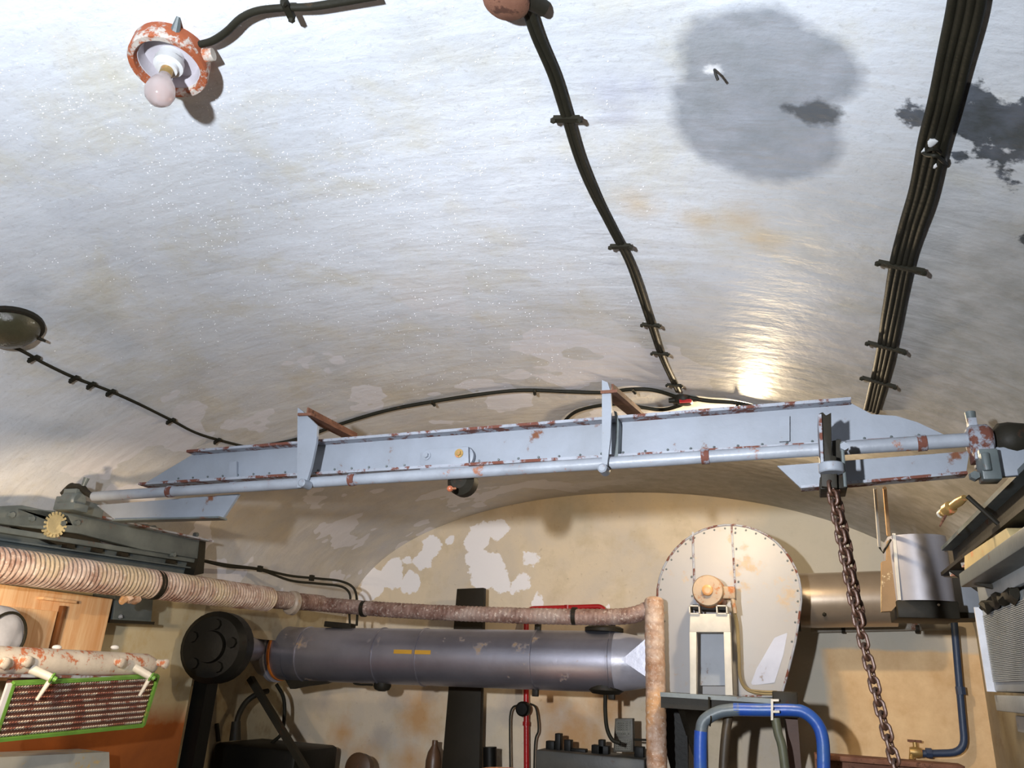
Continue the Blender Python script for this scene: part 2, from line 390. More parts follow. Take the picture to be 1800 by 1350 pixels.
# ================================================================== SETTING
YB = -2.6
def arc(n=64): return [V((XC - XA * math.cos(math.pi * i / n), 0, ZS + ZB * math.sin(math.pi * i / n))) for i in range(n + 1)]
mb = MB(); A = arc(); ny = 40
rings = []
for k in range(ny + 1):
    y = YB + (YEND + .02 - YB) * k / ny
    rings.append([V((p.x, y, p.z)) for p in A])
R = [[mb.b.verts.new(p) for p in r] for r in rings]
for i in range(ny):
    for j in range(len(A) - 1): mb.b.faces.new((R[i][j], R[i + 1][j], R[i + 1][j + 1], R[i][j + 1]))
# outer skin so the vault has thickness
Q = [[mb.b.verts.new(V((XC + (p.x - XC) * 1.12, p.y, ZS + (p.z - ZS) * 1.2))) for p in r] for r in (rings[0], rings[-1])]
for j in range(len(A) - 1):
    mb.b.faces.new((Q[0][j], Q[0][j + 1], Q[1][j + 1], Q[1][j]))
    mb.b.faces.new((R[0][j], R[0][j + 1], Q[0][j + 1], Q[0][j])); mb.b.faces.new((R[-1][j], R[-1][j + 1], Q[1][j + 1], Q[1][j]))
struct('ceiling', mb, CEILM)
XL, XR = XC - XA, XC + XA
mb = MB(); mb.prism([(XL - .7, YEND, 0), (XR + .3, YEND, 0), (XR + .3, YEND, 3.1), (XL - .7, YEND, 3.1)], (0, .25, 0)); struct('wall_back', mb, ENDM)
mb = MB(); mb.prism([(XL - .7, YB, 0), (XR + .3, YB, 0), (XR + .3, YB, 3.1), (XL - .7, YB, 3.1)], (0, -.25, 0)); struct('wall_front', mb, REARM)
mb = MB(); mb.prism([(XL - .7, YB - .2, -.1), (XR + .3, YB - .2, -.1), (XR + .3, YEND + .2, -.1), (XL - .7, YEND + .2, -.1)], (0, 0, .1)); struct('floor', mb, FLOORM)
YN = W(337, 1200, X=XL).y
mb = MB(); mb.prism([(XL, YB, 0), (XL, YN, 0), (XL, YN, ZS), (XL, YB, ZS)], (-.25, 0, 0))
struct('wall_left', mb, LEFTM)
mb = MB(); mb.prism([(XL, YN, 1.72), (XL, YEND, 1.72), (XL, YEND, ZS), (XL, YN, ZS)], (-.5, 0, 0))
mb.prism([(XL - .45, YN - .05, 0), (XL - .45, YEND, 0), (XL - .45, YEND, 1.8), (XL - .45, YN - .05, 1.8)], (-.12, 0, 0))
struct('wall_niche', mb, SIDEM)
mb = MB(); mb.prism([(XR, YB, 0), (XR, YEND, 0), (XR, YEND, ZS), (XR, YB, ZS)], (.25, 0, 0)); struct('wall_right', mb, SIDEM)

# ================================================================== CRANE
YC = 2.45
CR = Thing('overhead_crane', 'long grey riveted overhead crane spanning the vault, tapered at both ends', 'crane')
Pc = lambda x, y, Y=YC: W(x, y, Y=Y)
web = [Pc(340, 798), Pc(1495, 708), Pc(1532, 728), Pc(1575, 731), Pc(1612, 742), Pc(1660, 764), Pc(1662, 772), Pc(250, 852)]
CR.part('girder_web', MB().prism(web, (0, .012, 0)), GREY)
CR.part('top_flange', MB().bar(Pc(338, 797, YC - .01), Pc(1495, 707, YC - .01), .07, .010).noisy(.001, 9), GREYR)
CR.part('bottom_flange', MB().bar(Pc(252, 853, YC - .02), Pc(1662, 771, YC - .02), .055, .010), GREYR)
for a, b, c, d in (((170, 888), (420, 868), (392, 910), (205, 916)), ((1366, 819), (1704, 793), (1698, 833), (1408, 858))):
    CR.part('gusset_plate', MB().prism([Pc(*q) for q in (a, b, c, d)], (0, .012, 0)), GREY)
CR.part('lower_angle', MB().bar(Pc(205, 916), Pc(392, 911), .05, .007), GREYD)
CR.part('lower_angle', MB().bar(Pc(1408, 859), Pc(1698, 834), .05, .008), GREYR)
for x0, x1, y0 in ((403, 416, 815), (1370, 1388, 735)):
    CR.part('stiffener', MB().prism([Pc(x0, y0 - 3, YC - .012), Pc(x1, y0 - 4, YC - .012), Pc(x1, y0 + 40, YC - .012), Pc(x0, y0 + 41, YC - .012)], (0, .012, 0)), GREY)
# drive shaft along the girder
ys = YC - .09
rs = mpx(10.5, Pc(900, 820, ys))
CR.part('drive_shaft', MB().tube([lerp(Pc(165, 873, ys), Pc(1706, 773, ys), i / 60) for i in range(61)], rs, 16, rf=lambda a, t: 1 + .03 * math.sin(a * 9)), metal('shaft_paint', srgb(150, 156, 166), rust=(.22, .09, .05), amount=.45, rough=.4, scale=13))
# short collars
for x, y in ((300, 864), (620, 843), (1240, 803), (1620, 779)):
    p = Pc(x, y, ys); t = (Pc(1706, 773, ys) - Pc(165, 873, ys)).normalized()
    CR.part('shaft_collar', MB().lathe(p - t * .012, t, [(0, rs * 1.15), (.024, rs * 1.15)], 18), GREYR)
# bearing arms that reach over the girder
def arm(pts_face, a0, a1, w, nub):
    f = CR.part('bearing_hanger', MB().prism([Pc(x, y, YC - .13) for x, y in pts_face], (0, .012, 0)), GREY)
    CR.part('support_arm', MB().bar(Pc(*a0, YC - .14), W(*a1, Y=YC + .33), w, .010).bar(Pc(a0[0], a0[1] - 1, YC - .14) + V((.012, 0, .008)), W(a1[0], a1[1] - 1, Y=YC + .33) + V((.012, 0, .008)), .006, .03), RUST, label='rusty support arm')
    CR.part('nub', MB().lathe(Pc(*nub, YC - .16), (0, 1, 0), [(0, .01), (.004, .015), (.05, .016)], 14), GREY, parent=f)
    return f
arm([(523, 716), (531, 722), (558, 748), (556, 778), (547, 820), (536, 857), (522, 857)], (535, 728), (622, 772), .055, (529, 848))
arm([(1058, 668), (1068, 672), (1074, 690), (1075, 720), (1073, 770), (1066, 828), (1058, 828)], (1070, 688), (1120, 730), .055, (1058, 822))
CR.part('web_rib', MB().prism([Pc(1079, 722, YC - .05), Pc(1084, 724, YC - .05), Pc(1088, 745, YC - .05), Pc(1086, 803, YC - .05), Pc(1081, 803, YC - .05), Pc(1083, 745, YC - .05)], (0, .05, 0)), GREYD)
# trolley plate
f = CR.part('trolley_plate', MB().prism([Pc(x, y, YC - .045) for x, y in ((738, 796), (748, 790), (823, 785), (824, 827), (738, 833))], (0, .012, 0)), GREY, bevel=.002)
for x, y, m_ in ((750, 801, GREY), (807, 797, BRASS)):
    p = Pc(x, y, YC - .046)
    CR.part('hex_bolt', MB().lathe(p, (0, -1, 0), [(-.004, .016), (.003, .016)], 20).lathe(p, (0, -1, 0), [(0, .011), (.012, .010)], 6), m_, parent=f)
CR.part('trolley_wheel', MB().lathe(Pc(814, 802, YC - .030), (0, 1, 0), [(0, .030), (.004, .038), (.020, .038)], 32), GREY)
CR.part('trolley_roller', MB().lathe(Pc(806, 843, YC - .07), (0, 1, .0), [(0, .03), (.02, .05), (.06, .05)], 24), DARK)
k = Pc(791, 859, YC - .14)
CR.part('knob', MB().sph(k, .011, sub=2).cyl(k, k + V((0, .04, .01)), .005), metal('copper_knob', (.45, .13, .06), rust=(.2, .05, .03), amount=.3, rough=.35), label='coppery knob under the girder')
# rivets along the lower edge
rv = None
for i in range(38):
    t = (i + .5) / 38; p = lerp(Pc(300, 845, YC - .003), Pc(1640, 768, YC - .003), t) + V((0, 0, .008))
    if rv is None: rv = CR.part('rivet', MB().sph(p, .0045, sub=1), GREYD)
    else: CR.copy(rv, p)
# right bearing block on the girder end
pb = Pc(1722, 775, ys)
CR.part('bearing_block', MB().lathe(pb - V((.03, 0, 0)), (1, 0, .02), [(0, .035), (.01, .045), (.05, .045), (.06, .035)], 16).box(pb + V((0, .0, -.035)), (.05, .07, .05)).box(pb + V((-.012, 0, .05)), (.022, .03, .03)), GREYR, bevel=.002)
CR.part('bearing_cap', MB().lathe(pb + V((.03, .02, .0)), (1, 0, 0), [(0, .03), (.02, .052), (.05, .058), (.085, .050), (.10, .02)], 14).noisy(.008, 30), DARK, label='dark greasy bearing cap')
CR.part('oil_cup', MB().cyl(pb + V((-.012, 0, .05)), pb + V((-.012, 0, .085)), .012, .014, 12), GREYD)
# left bearing block
pl = Pc(128, 880, ys)
CR.part('bearing_block', MB().lathe(pl - V((.04, 0, 0)), (1, 0, .0), [(0, .03), (.01, .038), (.07, .038), (.08, .03)], 16).box(pl + V((.0, 0, -.03)), (.11, .07, .03)).box(pl + V((0, 0, .035)), (.07, .05, .02)), GREYD, bevel=.002)
CR.part('bearing_cap', MB().tube(spline([pl + V((-.065, 0, .03)), pl + V((-.03, 0, .058)), pl + V((.02, 0, .055)), pl + V((.07, 0, .03)), pl + V((.11, 0, .012))], 6), .014, 8).noisy(.006, 40), DARK, label='dark rusty bearing cap')
CR.part('oil_cup', MB().cyl(pl + V((.035, 0, .05)), pl + V((.045, 0, .095)), .008, .012, 12), GREYD)
# left end carriage running along the rail
XE = -2.86
Pe = lambda x, y, X=XE: W(x, y, X=X)
CR.part('end_carriage', MB().prism([Pe(*q) for q in ((30, 893), (130, 900), (260, 922), (362, 953), (358, 984), (250, 966), (140, 938), (34, 925))], (-.06, 0, 0)), GREYD, bevel=.003)
CR.part('carriage_flange', MB().bar(Pe(120, 897, XE + .02), Pe(366, 951, XE + .02), .05, .008), GREYR)
CR.part('carriage_end_plate', MB().prism([Pe(x, y, XE + .005) for x, y in ((352, 948), (362, 951), (358, 1008), (340, 1012), (348, 985))], (-.10, 0, 0)), DARK)
p = Pe(140, 892, XE + .02)
CR.part('axle_box', MB().box(p, (.06, .20, .055)).lathe(p + V((.03, -.03, 0)), (1, 0, 0), [(0, .022), (.01, .018)], 12), GREYD, bevel=.004)
p = Pe(127, 893, XE + .06); CR.part('grease_plug', MB().lathe(p, (1, 0, 0), [(-.01, .012), (.008, .010)], 10), BRASS)
for x, y in ((20, 905), (55, 912), (110, 920), (135, 919), (270, 928), (345, 940), (305, 975)):
    p = Pe(x, y, XE + .004); CR.part('bolt', MB().lathe(p, (1, 0, 0), [(-.012, .013), (.008, .012)], 6), GREYD)
CR.part('end_casting', MB().prism([Pe(x, y, XE + .0) for x, y in ((0, 890), (40, 888), (120, 905), (130, 925), (40, 926), (-40, 915), (-40, 893))], (-.08, 0, 0)), GREYD, bevel=.004)
# toothed wheel
gc = Pe(95, 922, XE - .006)
g = MB().lathe(gc, (1, 0, 0), [(-.01, .040), (.012, .040)], 24)
for i in range(18):
    th = 2 * math.pi * i / 18; d = V((0, math.cos(th), math.sin(th)))
    g.bar(gc + d * .037, gc + d * .053, .020, .009, up=V((1, 0, 0)).cross(d))
CR.part('gear_wheel', g, metal('worn_gear', srgb(220, 205, 160), rust=(.35, .15, .06), amount=.3, rough=.4, metallic=.3, scale=30), label='pale toothed gear wheel')
CR.part('gear_guard', MB().prism([Pe(x, y, XE - .02) for x, y in ((28, 926), (150, 930), (180, 955), (100, 957), (66, 942))], (-.04, 0, 0)), DARK)
# right end carriage
XE2 = .60
p0, p1 = W(1742, 815, Y=YC - .10), W(1900, 800, Y=YC - .10)
CR.part('end_carriage', MB().bar(p0, p1, .02, mpx(52, p0)).bar(p0 + V((0, .1, .04)), p1 + V((0, .1, .04)), .2, .01), GREY, bevel=.002)
p = W(1737, 820, Y=YC - .12); CR.part('end_bracket', MB().box(p, (.045, .06, .085)).cyl(p + V((-.01, -.03, -.02)), p + V((-.01, -.03, .03)), .012, seg=10), GREYD, bevel=.004)
p = W(1712, 838, Y=YC - .12); CR.part('bolt', MB().lathe(p, (0, -1, 0), [(0, .014), (.02, .012)], 6), GREYD)
CR.done()

# left rail
RL = Thing('crane_rail', 'grey green crane rail along the left wall above the wrapped pipe', 'rail', 'crane runway rails')
Pr = lambda x, y, X=-2.92: W(x, y, X=X)
RL.part('rail_web', MB().prism([Pr(x, y) for x, y in ((-60, 917), (345, 985), (343, 1020), (-60, 968))], (-.03, 0, 0)), GREYD)
RL.part('rail_head', MB().bar(Pr(-60, 922, -2.90), Pr(345, 987, -2.90), .05, .022).bar(Pr(-60, 940, -2.90), Pr(345, 1000, -2.90), .03, .008), GREYD, bevel=.002)
RL.part('rail_foot', MB().bar(Pr(-60, 962, -2.88), Pr(343, 1017, -2.88), .09, .010), GREYD)
for x, y in ((120, 960), (170, 968), (215, 975), (300, 988)):
    p = Pr(x, y, -2.905); RL.part('rail_clip', MB().box(p, (.03, .04, .018)), DARK)
RL.done()
# wall bracket under the rail
BK = Thing('rail_bracket', 'grey steel box bracket on the left wall under the rail', 'bracket')
BK.part('bracket_box', MB().prism([W(x, y, X=-3.0) for x, y in ((203, 1040), (270, 1046), (266, 1094), (200, 1090))], (-.139, 0, 0)), GREYD, bevel=.003)
BK.part('foot_plate', MB().prism([W(x, y, X=-2.97) for x, y in ((200, 1089), (272, 1093), (271, 1098), (200, 1095))], (-.169, 0, 0)), DARK)
BK.part('weld_bolt', MB().sph(W(212, 1084, X=-2.995), .012, sub=1), GREY)
BK.done()
# right rail
RR = Thing('crane_rail', 'dark greasy crane rail beyond the right end of the crane', 'rail', 'crane runway rails')
XQ = .64
a, b = V((XQ, 1.2, 2.13)), V((XQ, 3.62, 2.13))
RR.part('rail_web', MB().bar(a, b, .02, .11), DARK); RR.part('rail_head', MB().bar(a + V((0, 0, .045)), b + V((0, 0, .045)), .10, .015), GREYD)
RR.part('rail_foot', MB().bar(a - V((0, 0, .058)), b - V((0, 0, .058)), .13, .014), DARK)
for y in (2.7, 3.0, 3.25, 3.5):
    RR.part('foot_bolt', MB().lathe(V((XQ - .04, y, 2.065)), (0, 0, -1), [(0, .014), (.016, .012)], 6), RUSTY)
for y in (2.9, 3.45):
    RR.part('cantilever_bracket', MB().prism([(XQ - .06, y, 2.065), (XR, y, 2.065), (XR, y, 1.80), (XR - .08, y, 1.80)], (0, .02, 0)), DARK)
RR.done()
SH = Thing('pressure_fitting', 'brass and rust fitting slanting below the right end of crane', 'fitting')
p0, p1 = W(1655, 903, Y=2.75), W(1700, 872, Y=2.62)
SH.part('fitting_body', MB().lathe(p0, p1 - p0, [(0, .010), (.012, .012), (.014, .008), (.03, .008), (.032, .020), (.055, .020), (.057, .012), (.10, .014), (.13, .010)], 12), BRASS)
SH.part('spindle', MB().cyl(W(1652, 905, Y=2.77), W(1664, 895, Y=2.74), .012, seg=8), IVORY)
SH.part('spur', MB().cyl(W(1672, 888, Y=2.71), W(1652, 925, Y=2.76), .006, .003, 8), RUST)
a_ = W(1700, 872, Y=2.62); SH.part('stem', MB().cyl(a_, V((XQ - .05, 2.62, 2.085)), .007, seg=8), DARK)
SH.done()

# chain block
CB = Thing('chain_hoist', 'dark rusty chain hoist clamp hung at the right of the crane girder', 'hoist')
yh = YC - .22
f = CB.part('clamp_bar', MB().prism([Pc(x, y, yh) for x, y in ((1438, 728), (1446, 724), (1452, 730), (1461, 725), (1462, 800), (1470, 802), (1472, 858), (1444, 855))], (0, .03, 0)), DARK, bevel=.002)
CB.part('clamp_cheek', MB().prism([Pc(x, y, yh - .01) for x, y in ((1438, 728), (1444, 728), (1448, 815), (1443, 815))], (0, .12, 0)), GREYR)
CB.part('clamp_jaw', MB().prism([Pc(x, y, yh + .02) for x, y in ((1441, 838), (1487, 832), (1490, 858), (1442, 860))], (0, .11, 0)), DARK, bevel=.003)
p = Pc(1461, 824, yh - .01); CB.part('collar', MB().lathe(p - V((0, 0, .012)), (0, 0, 1), [(0, .030), (.003, .033), (.024, .033), (.027, .030)], 24), GREY, label='pale grey collar band')
CB.part('tie_rod', MB().cyl(Pc(1480, 778, yh + .0), Pc(1486, 856, yh + .0), .0045, seg=8), GREYD)
CB.part('nut', MB().lathe(Pc(1484, 786, yh), (0, -1, 0), [(-.015, .012), (.012, .012)], 6), GREY)
CB.part('back_bar', MB().prism([Pc(x, y, yh + .05) for x, y in ((1463, 775), (1478, 772), (1481, 855), (1468, 855))], (0, .03, 0)), DARK)
CB.done()
CH = Thing('hoist_chain', 'rusty link chain dangling from the hoist down past the fan', 'chain')
path = spline([Pc(x, y, yh + .0) for x, y in ((1461, 858), (1470, 905), (1481, 960), (1497, 1040), (1513, 1110), (1531, 1180), (1551, 1260), (1573, 1340), (1585, 1385))], 40)
def link_mesh(c):
    pts = []; Lh, wd, r = .0195, .0115, .0046
    for i in range(20):
        th = 2 * math.pi * i / 20; x = math.cos(th) * wd; z = math.sin(th) * wd + (Lh - wd) * (1 if math.sin(th) >= 0 else -1)
        pts.append(V((x, 0, z)))
    b_ = MB(); rings = []
    for i in range(20):
        t = (pts[(i + 1) % 20] - pts[i - 1]).normalized(); nn = V((0, 1, 0)); s_ = t.cross(nn)
        rings.append([c + pts[i] + (s_ * math.cos(2 * math.pi * k / 8) + nn * math.sin(2 * math.pi * k / 8)) * r for k in range(8)])
    rings.append(rings[0]); b_._grid(rings, caps=False); return b_
def run_chain(path, th, phase, maxn):
    acc = 0; step = .0265; nxt = 0; cnt = 0; first = None
    for i in range(1, len(path)):
        seg = (path[i] - path[i - 1]).length
        while nxt <= acc + seg and cnt < maxn:
            p = lerp(path[i - 1], path[i], (nxt - acc) / seg); t = (path[i] - path[i - 1]).normalized()
            q = t.to_track_quat('Z', 'Y').to_matrix(); rot = (q @ Matrix.Rotation(math.radians(phase + (90 if cnt % 2 else 0)), 3, 'Z')).to_euler()
            global LK
            if LK is None: LK = CH.part('chain_link', link_mesh(p), CHAIN); LK.rotation_euler = rot
            else: CH.copy(LK, p, rot)
            nxt += step; cnt += 1
        acc += seg
LK = None
run_chain(path, 0, 30, 60)
path2 = spline([Pc(x, y, yh + .03) for x, y in ((1467, 858), (1477, 905), (1489, 960), (1503, 1040), (1515, 1090))], 40)
run_chain(path2, 0, 60, 28)
CH.done()

# ================================================================== CEILING CABLES
def clamp_at(T, p, t, wd, nm='cable_clamp', mat=CABLE):
    n = vnormal(p); s_ = t.cross(n).normalized()
    T.part(nm, MB().bar(p - s_ * wd, p + s_ * wd, .014, .010, up=n).sph(p + s_ * wd * 1.0 + n * .004, .008, sub=1).sph(p - s_ * wd * 1.0 + n * .004, .008, sub=1), mat)
def ceil_cable(name, label, pts, r, clamps, inset=None, strands=1, cat='cable', grp=None):
    T = Thing(name, label, cat, grp); inset = inset or r
    base = [vault(x, y, inset + .002) for x, y in pts]; sp = spline(base, 12)
    for k in range(strands):
        off = (k - (strands - 1) / 2) * r * 1.45
        q = []
        for i, p in enumerate(sp):
            t = (sp[min(i + 1, len(sp) - 1)] - sp[max(i - 1, 0)]).normalized(); n = vnormal(p); s_ = t.cross(n)
            q.append(p + s_ * (off + .0006 * math.sin(i * .17 + k * 2)) + n * (.0012 * math.sin(i * .13 + k)))
        T.part('cable_strand', MB().tube(q, r, 10, rf=lambda a, th: 1 + .03 * math.sin(a * 23)), CABLE)
    for x, y in clamps:
        p = vault(x, y, inset + .004); j = min(range(1, len(sp) - 1), key=lambda i: (sp[i] - p).length); t = (sp[j + 1] - sp[j - 1]).normalized()
        clamp_at(T, sp[j] + vnormal(sp[j]) * r * .8, t, r * 1.2 * strands + .011)
    T.done(); return T
ceil_cable('ceiling_cable', 'black cable stapled across the middle of vault from rusty cap to junction box', [(915, -30), (925, 5), (945, 65), (975, 135), (997, 205), (1018, 275), (1045, 340), (1078, 405), (1110, 468), (1140, 555), (1165, 630), (1192, 688)], .0078, [(998, 205), (1090, 430), (1145, 570), (1162, 620), (1190, 675)], strands=2)
ceil_cable('ceiling_cable', 'thick flat bundle of black cables on the right of the vault', [(1706, -40), (1697, 20), (1675, 110), (1657, 190), (1640, 255), (1622, 335), (1602, 400), (1585, 465), (1567, 560), (1552, 640), (1532, 722)], .0085, [(1590, 466), (1554, 605), (1541, 665)], strands=4)
# anchor with plaster crumbs on the thick bundle
AN = Thing('cable_anchor', 'crumbling plaster and wire anchor on the thick cable bundle beside dark mould', 'anchor')
p = vault(1640, 272, .02); n = vnormal(p)
AN.part('plaster_lump', MB().sph(vault(1632, 262, .01), .014, (1, 1.4, .6)).sph(vault(1652, 285, .01), .011, (1, 1.5, .7)).sph(vault(1641, 250, .02), .010, (1, 1, .6)).noisy(.006, 60), WHITE, label='white plaster lumps')
AN.part('wire_tie', MB().tube(spline([vault(1618, 265, .004), vault(1630, 272, .03), vault(1648, 275, .035), vault(1664, 290, .004)], 6), .004, 6).tube(spline([vault(1622, 272, .004), vault(1640, 262, .034), vault(1661, 272, .004)], 6), .0035, 6), CABLE)
AN.done()
ceil_cable('lamp_cable', 'brown black cable curving from the bare bulb lamp to the top edge', [(352, 78), (375, 70), (400, 55), (425, 32), (455, 18), (500, 13), (545, 12), (600, 4), (660, -6)], .0075, [(505, 12)], strands=1, inset=.022)
ceil_cable('ceiling_conduit', 'thin rusted conduit running down the left of the vault to the crane', [(-20, 598), (30, 612), (80, 640), (130, 664), (190, 686), (240, 708), (300, 738), (355, 765), (440, 788)], .0062, [(60, 627), (133, 664), (160, 676), (198, 688), (300, 738), (388, 768)])
ceil_cable('ceiling_cable', 'long thin black cable bowed across the vault behind the crane girder', [(440, 788), (520, 772), (600, 745), (680, 722), (760, 706), (850, 692), (920, 686), (1000, 689), (1060, 690), (1110, 684), (1150, 686), (1195, 700)], .0085, [(757, 705), (942, 684), (1112, 683)])
ceil_cable('ceiling_cable', 'short looping cable that dips behind the second bearing arm', [(975, 760), (990, 742), (1012, 724), (1050, 714), (1090, 710), (1130, 716), (1165, 720), (1195, 713), (1210, 704)], .0085, [])
ceil_cable('ceiling_cable', 'frayed cable end leaving the junction box towards the lamplit ceiling', [(1212, 699), (1245, 704), (1290, 708), (1330, 716), (1370, 722)], .009, [(1298, 708)])
JB = Thing('junction_box', 'small dark round junction box where the ceiling cables meet behind the crane', 'junction box')
p = vault(1203, 698, .0); n = vnormal(p)
JB.part('box_body', MB().lathe(p, n, [(0, .040), (.022, .040), (.030, .034), (.034, .01)], 16), DARK)
for dx in (-.05, .05): JB.part('cable_gland', MB().cyl(p + n * .012 + V((dx * .5, 0, 0)), p + n * .012 + V((dx * 1.3, 0, 0)), .013, .011, 10), DARK)
JB.part('red_seal', MB().box(p + n * .03 + V((.012, -.03, 0)), (.05, .012, .012)), RED, label='small red seal')
JB.done()
p = vault(895, -18, .0); n = vnormal(p)
JC = Thing('junction_box', 'rust red round junction cap at the top edge of photo', 'junction box')
JC.part('box_body', MB().lathe(p, n, [(0, .045), (.03, .043), (.038, .035), (.042, .01)], 24), RUST)
JC.part('cable_gland', MB().cyl(p + V((.03, .012, -.016)), p + V((.055, .045, -.016)), .018, .015, 12), DARK); JC.done()
HK = Thing('ceiling_hook', 'tiny dark wire hook stuck in the grey round ceiling stain', 'hook')
HK.part('hook_wire', MB().tube([vault(1256, 122, 0), vault(1258, 130, .02), vault(1262, 141, .03)], .0028, 6), DARK); HK.done()

# bare bulb lamp (rusty fitting)
LP = Thing('ceiling_lamp', 'rusty round ceiling lamp fitting with an unlit bare bulb', 'lamp')
c0 = vault(305, 88, .0); n = vnormal(c0); n = (n + V((.05, -.1, 0))).normalized()
R0 = mpx(64, c0)
LP.part('housing', MB().lathe(c0, n, [(-.02, R0 * .55), (.0, R0 * .93), (.012, R0 * 1.0), (.050, R0 * 1.03), (.055, R0 * 1.0), (.055, R0 * .86), (.045, R0 * .80), (.018, R0 * .72), (.016, .005)], 40), RUSTR, label='rusted ring housing')
LP.part('reflector', MB().lathe(c0, n, [(.017, .004), (.019, R0 * .70), (.044, R0 * .78), (.0445, R0 * .80), (.018, R0 * .73), (.016, .004)], 40), metal('pale_reflector', srgb(196, 190, 196), amount=.2, rough=.4, scale=12), label='pale grey reflector')
LP.part('lamp_holder', MB().lathe(c0, n, [(.018, .026), (.034, .026), (.036, .030), (.050, .030), (.052, .022), (.060, .020)], 24), WHITE, label='white porcelain lamp holder')
bm_, bnt, bb_ = nodes('bulb_glass'); bb_.inputs['Base Color'].default_value = (.62, .52, .50, 1); bb_.inputs['Roughness'].default_value = .14; bb_.inputs['Transmission Weight'].default_value = .55; bb_.inputs['IOR'].default_value = 1.3
bulb = LP.part('light_bulb', MB().lathe(c0, n, [(.074, .012), (.085, .014), (.098, .022), (.112, .028), (.128, .0300), (.142, .0265), (.152, .018), (.158, .004)], 28), bm_, label='frosted glass bulb')
LP.part('bulb_cap', MB().lathe(c0, n, [(.055, .0125), (.078, .0130)], 20), BRASS, parent=bulb)
ta = M3 @ V((.94, .3, 0)); ta = (ta - n * ta.dot(n)).normalized()
LP.part('cable_gland', MB().cyl(c0 + ta * R0 * .9 + n * .03, c0 + ta * R0 * 1.25 + n * .028, .016, .013, 14), RUSTY)
tb = M3 @ V((.25, .95, 0)); tb = (tb - n * tb.dot(n)).normalized()
LP.part('mounting_lug', MB().cyl(c0 + tb * R0 * .9 + n * .025, c0 + tb * R0 * 1.3 + n * .01, .011, .004, 8), GREYD)
LP.done()
# bulkhead lamp on the left
L2 = Thing('bulkhead_lamp', 'dark mottled oval bulkhead lamp at the left edge of the vault', 'lamp')
c1 = vault(14, 570, 0); n = vnormal(c1); R1 = mpx(56, c1)
L2.part('lamp_base', MB().lathe(c1, n, [(0, R1), (.015, R1), (.02, R1 * .92)], 32), DARK)
gm = metal('dirty_glass', srgb(74, 70, 52), rust=srgb(150, 150, 140), amount=.35, rough=.12, scale=26, bmp=.5)
L2.part('glass_dome', MB().lathe(c1, n, [(.015, R1 * .9), (.035, R1 * .84), (.052, R1 * .66), (.062, R1 * .38), (.066, .003)], 32), gm)
L2.part('lug', MB().cyl(c1 + V((.02, .05, -.0)) + n * .01, c1 + V((.045, .11, -.01)) + n * .01, .012, .004, 8), DARK)
L2.done()
# the burning bulb hidden behind the crane
B3 = Thing('ceiling_lamp', 'burning bulb on the vault hidden behind the crane girder', 'lamp')
q = V((-.17, 3.50, 0)); zc = ZS + ZB * math.sqrt(1 - ((q.x - XC) / XA) ** 2); q.z = zc
B3.part('lamp_base', MB().lathe(q, vnormal(q), [(0, .04), (.02, .04), (.03, .02)], 20), DARK)
B3.done()
# condensation droplets
random.seed(3)
mb = MB(); cnt = 0
def dens(x, y):
    d = math.exp(-((x - 560) / 380) ** 2 - ((y - 380) / 260) ** 2) + .8 * math.exp(-((x - 830) / 200) ** 2 - ((y - 620) / 110) ** 2) + .5 * math.exp(-((x - 200) / 220) ** 2 - ((y - 130) / 160) ** 2)
    return min(1, d)
while cnt < 2200:
    x, y = random.uniform(0, 1150), random.uniform(0, 720)
    if random.random() > dens(x, y) * (.3 + 1.4 * max(0, noise.noise(V((x * .012, y * .012, 0))) + .3)): continue
    p = vault(x, y, 0.0); r = random.uniform(.0010, .0021)
    bmesh.ops.create_icosphere(mb.b, subdivisions=1, radius=r, matrix=Matrix.Translation(p)); cnt += 1
dm, dnt, db = nodes('water_drop_glint'); db.inputs['Base Color'].default_value = (.97, .97, 1, 1); db.inputs['Roughness'].default_value = .2  # near-white base colour stands in for the glints on the drops
solo('water_droplets', mb, dm, 'tiny condensation droplets sparkling on the white vault', 'water droplets', kind='stuff')

# ================================================================== PIPES AND DUCTS
def seg_line(pts, step=.006):
    out = []
    for i in range(len(pts) - 1):
        n = max(1, int((pts[i + 1] - pts[i]).length / step))
        out += [lerp(pts[i], pts[i + 1], k / n) for k in range(n)]
    return out + [pts[-1]]
def wrapf(pitch, amp, seedv):
    return lambda a, th: 1 + amp * (abs(math.sin(math.pi * (a / pitch + th / (2 * math.pi)))) - .5) + .03 * noise.noise(V((a * 14, math.cos(th) * 1.2, math.sin(th) * 1.2 + seedv)))
XP, YP = -2.74, 4.22
WP = Thing('wrapped_pipe', 'long rope lagged pipe from the left edge across to the fan and down', 'pipe')
a0 = W(-60, 985, X=XP); a1 = W(470, 1053, X=XP); r_near = .062
pts = seg_line([a0, a1]); WP.part('lagged_run', MB().tube(pts, r_near, 24, rf=wrapf(.021, .13, 0), caps=True), WRAP)
cA = W(512, 1056, X=XP + .01); cB = W(560, 1062, Y=YP)
WP.part('pipe_elbow', MB().tube(seg_line(corner([a1, V((XP, YP, cB.z + .005)), cB], .16, 8), .006), .047, 20, rf=wrapf(.02, .08, 3)), WRAPD)
dd = (V((XP, YP, cB.z)) - a1).normalized()
fl = W(513, 1060, X=XP)
WP.part('pipe_flange', MB().lathe(fl - V((0, .03, 0)), (.25, 1, 0), [(0, .055), (.01, .066), (.035, .068), (.045, .058)], 28), metal('pale_wrap_flange', srgb(160, 148, 136), rust=(.25, .15, .08), amount=.4, rough=.45, scale=20))
h = [cB, W(700, 1073, Y=YP), W(850, 1080, Y=YP), W(1000, 1084, Y=YP), W(1100, 1083, Y=YP), W(1143, 1070, Y=YP)]
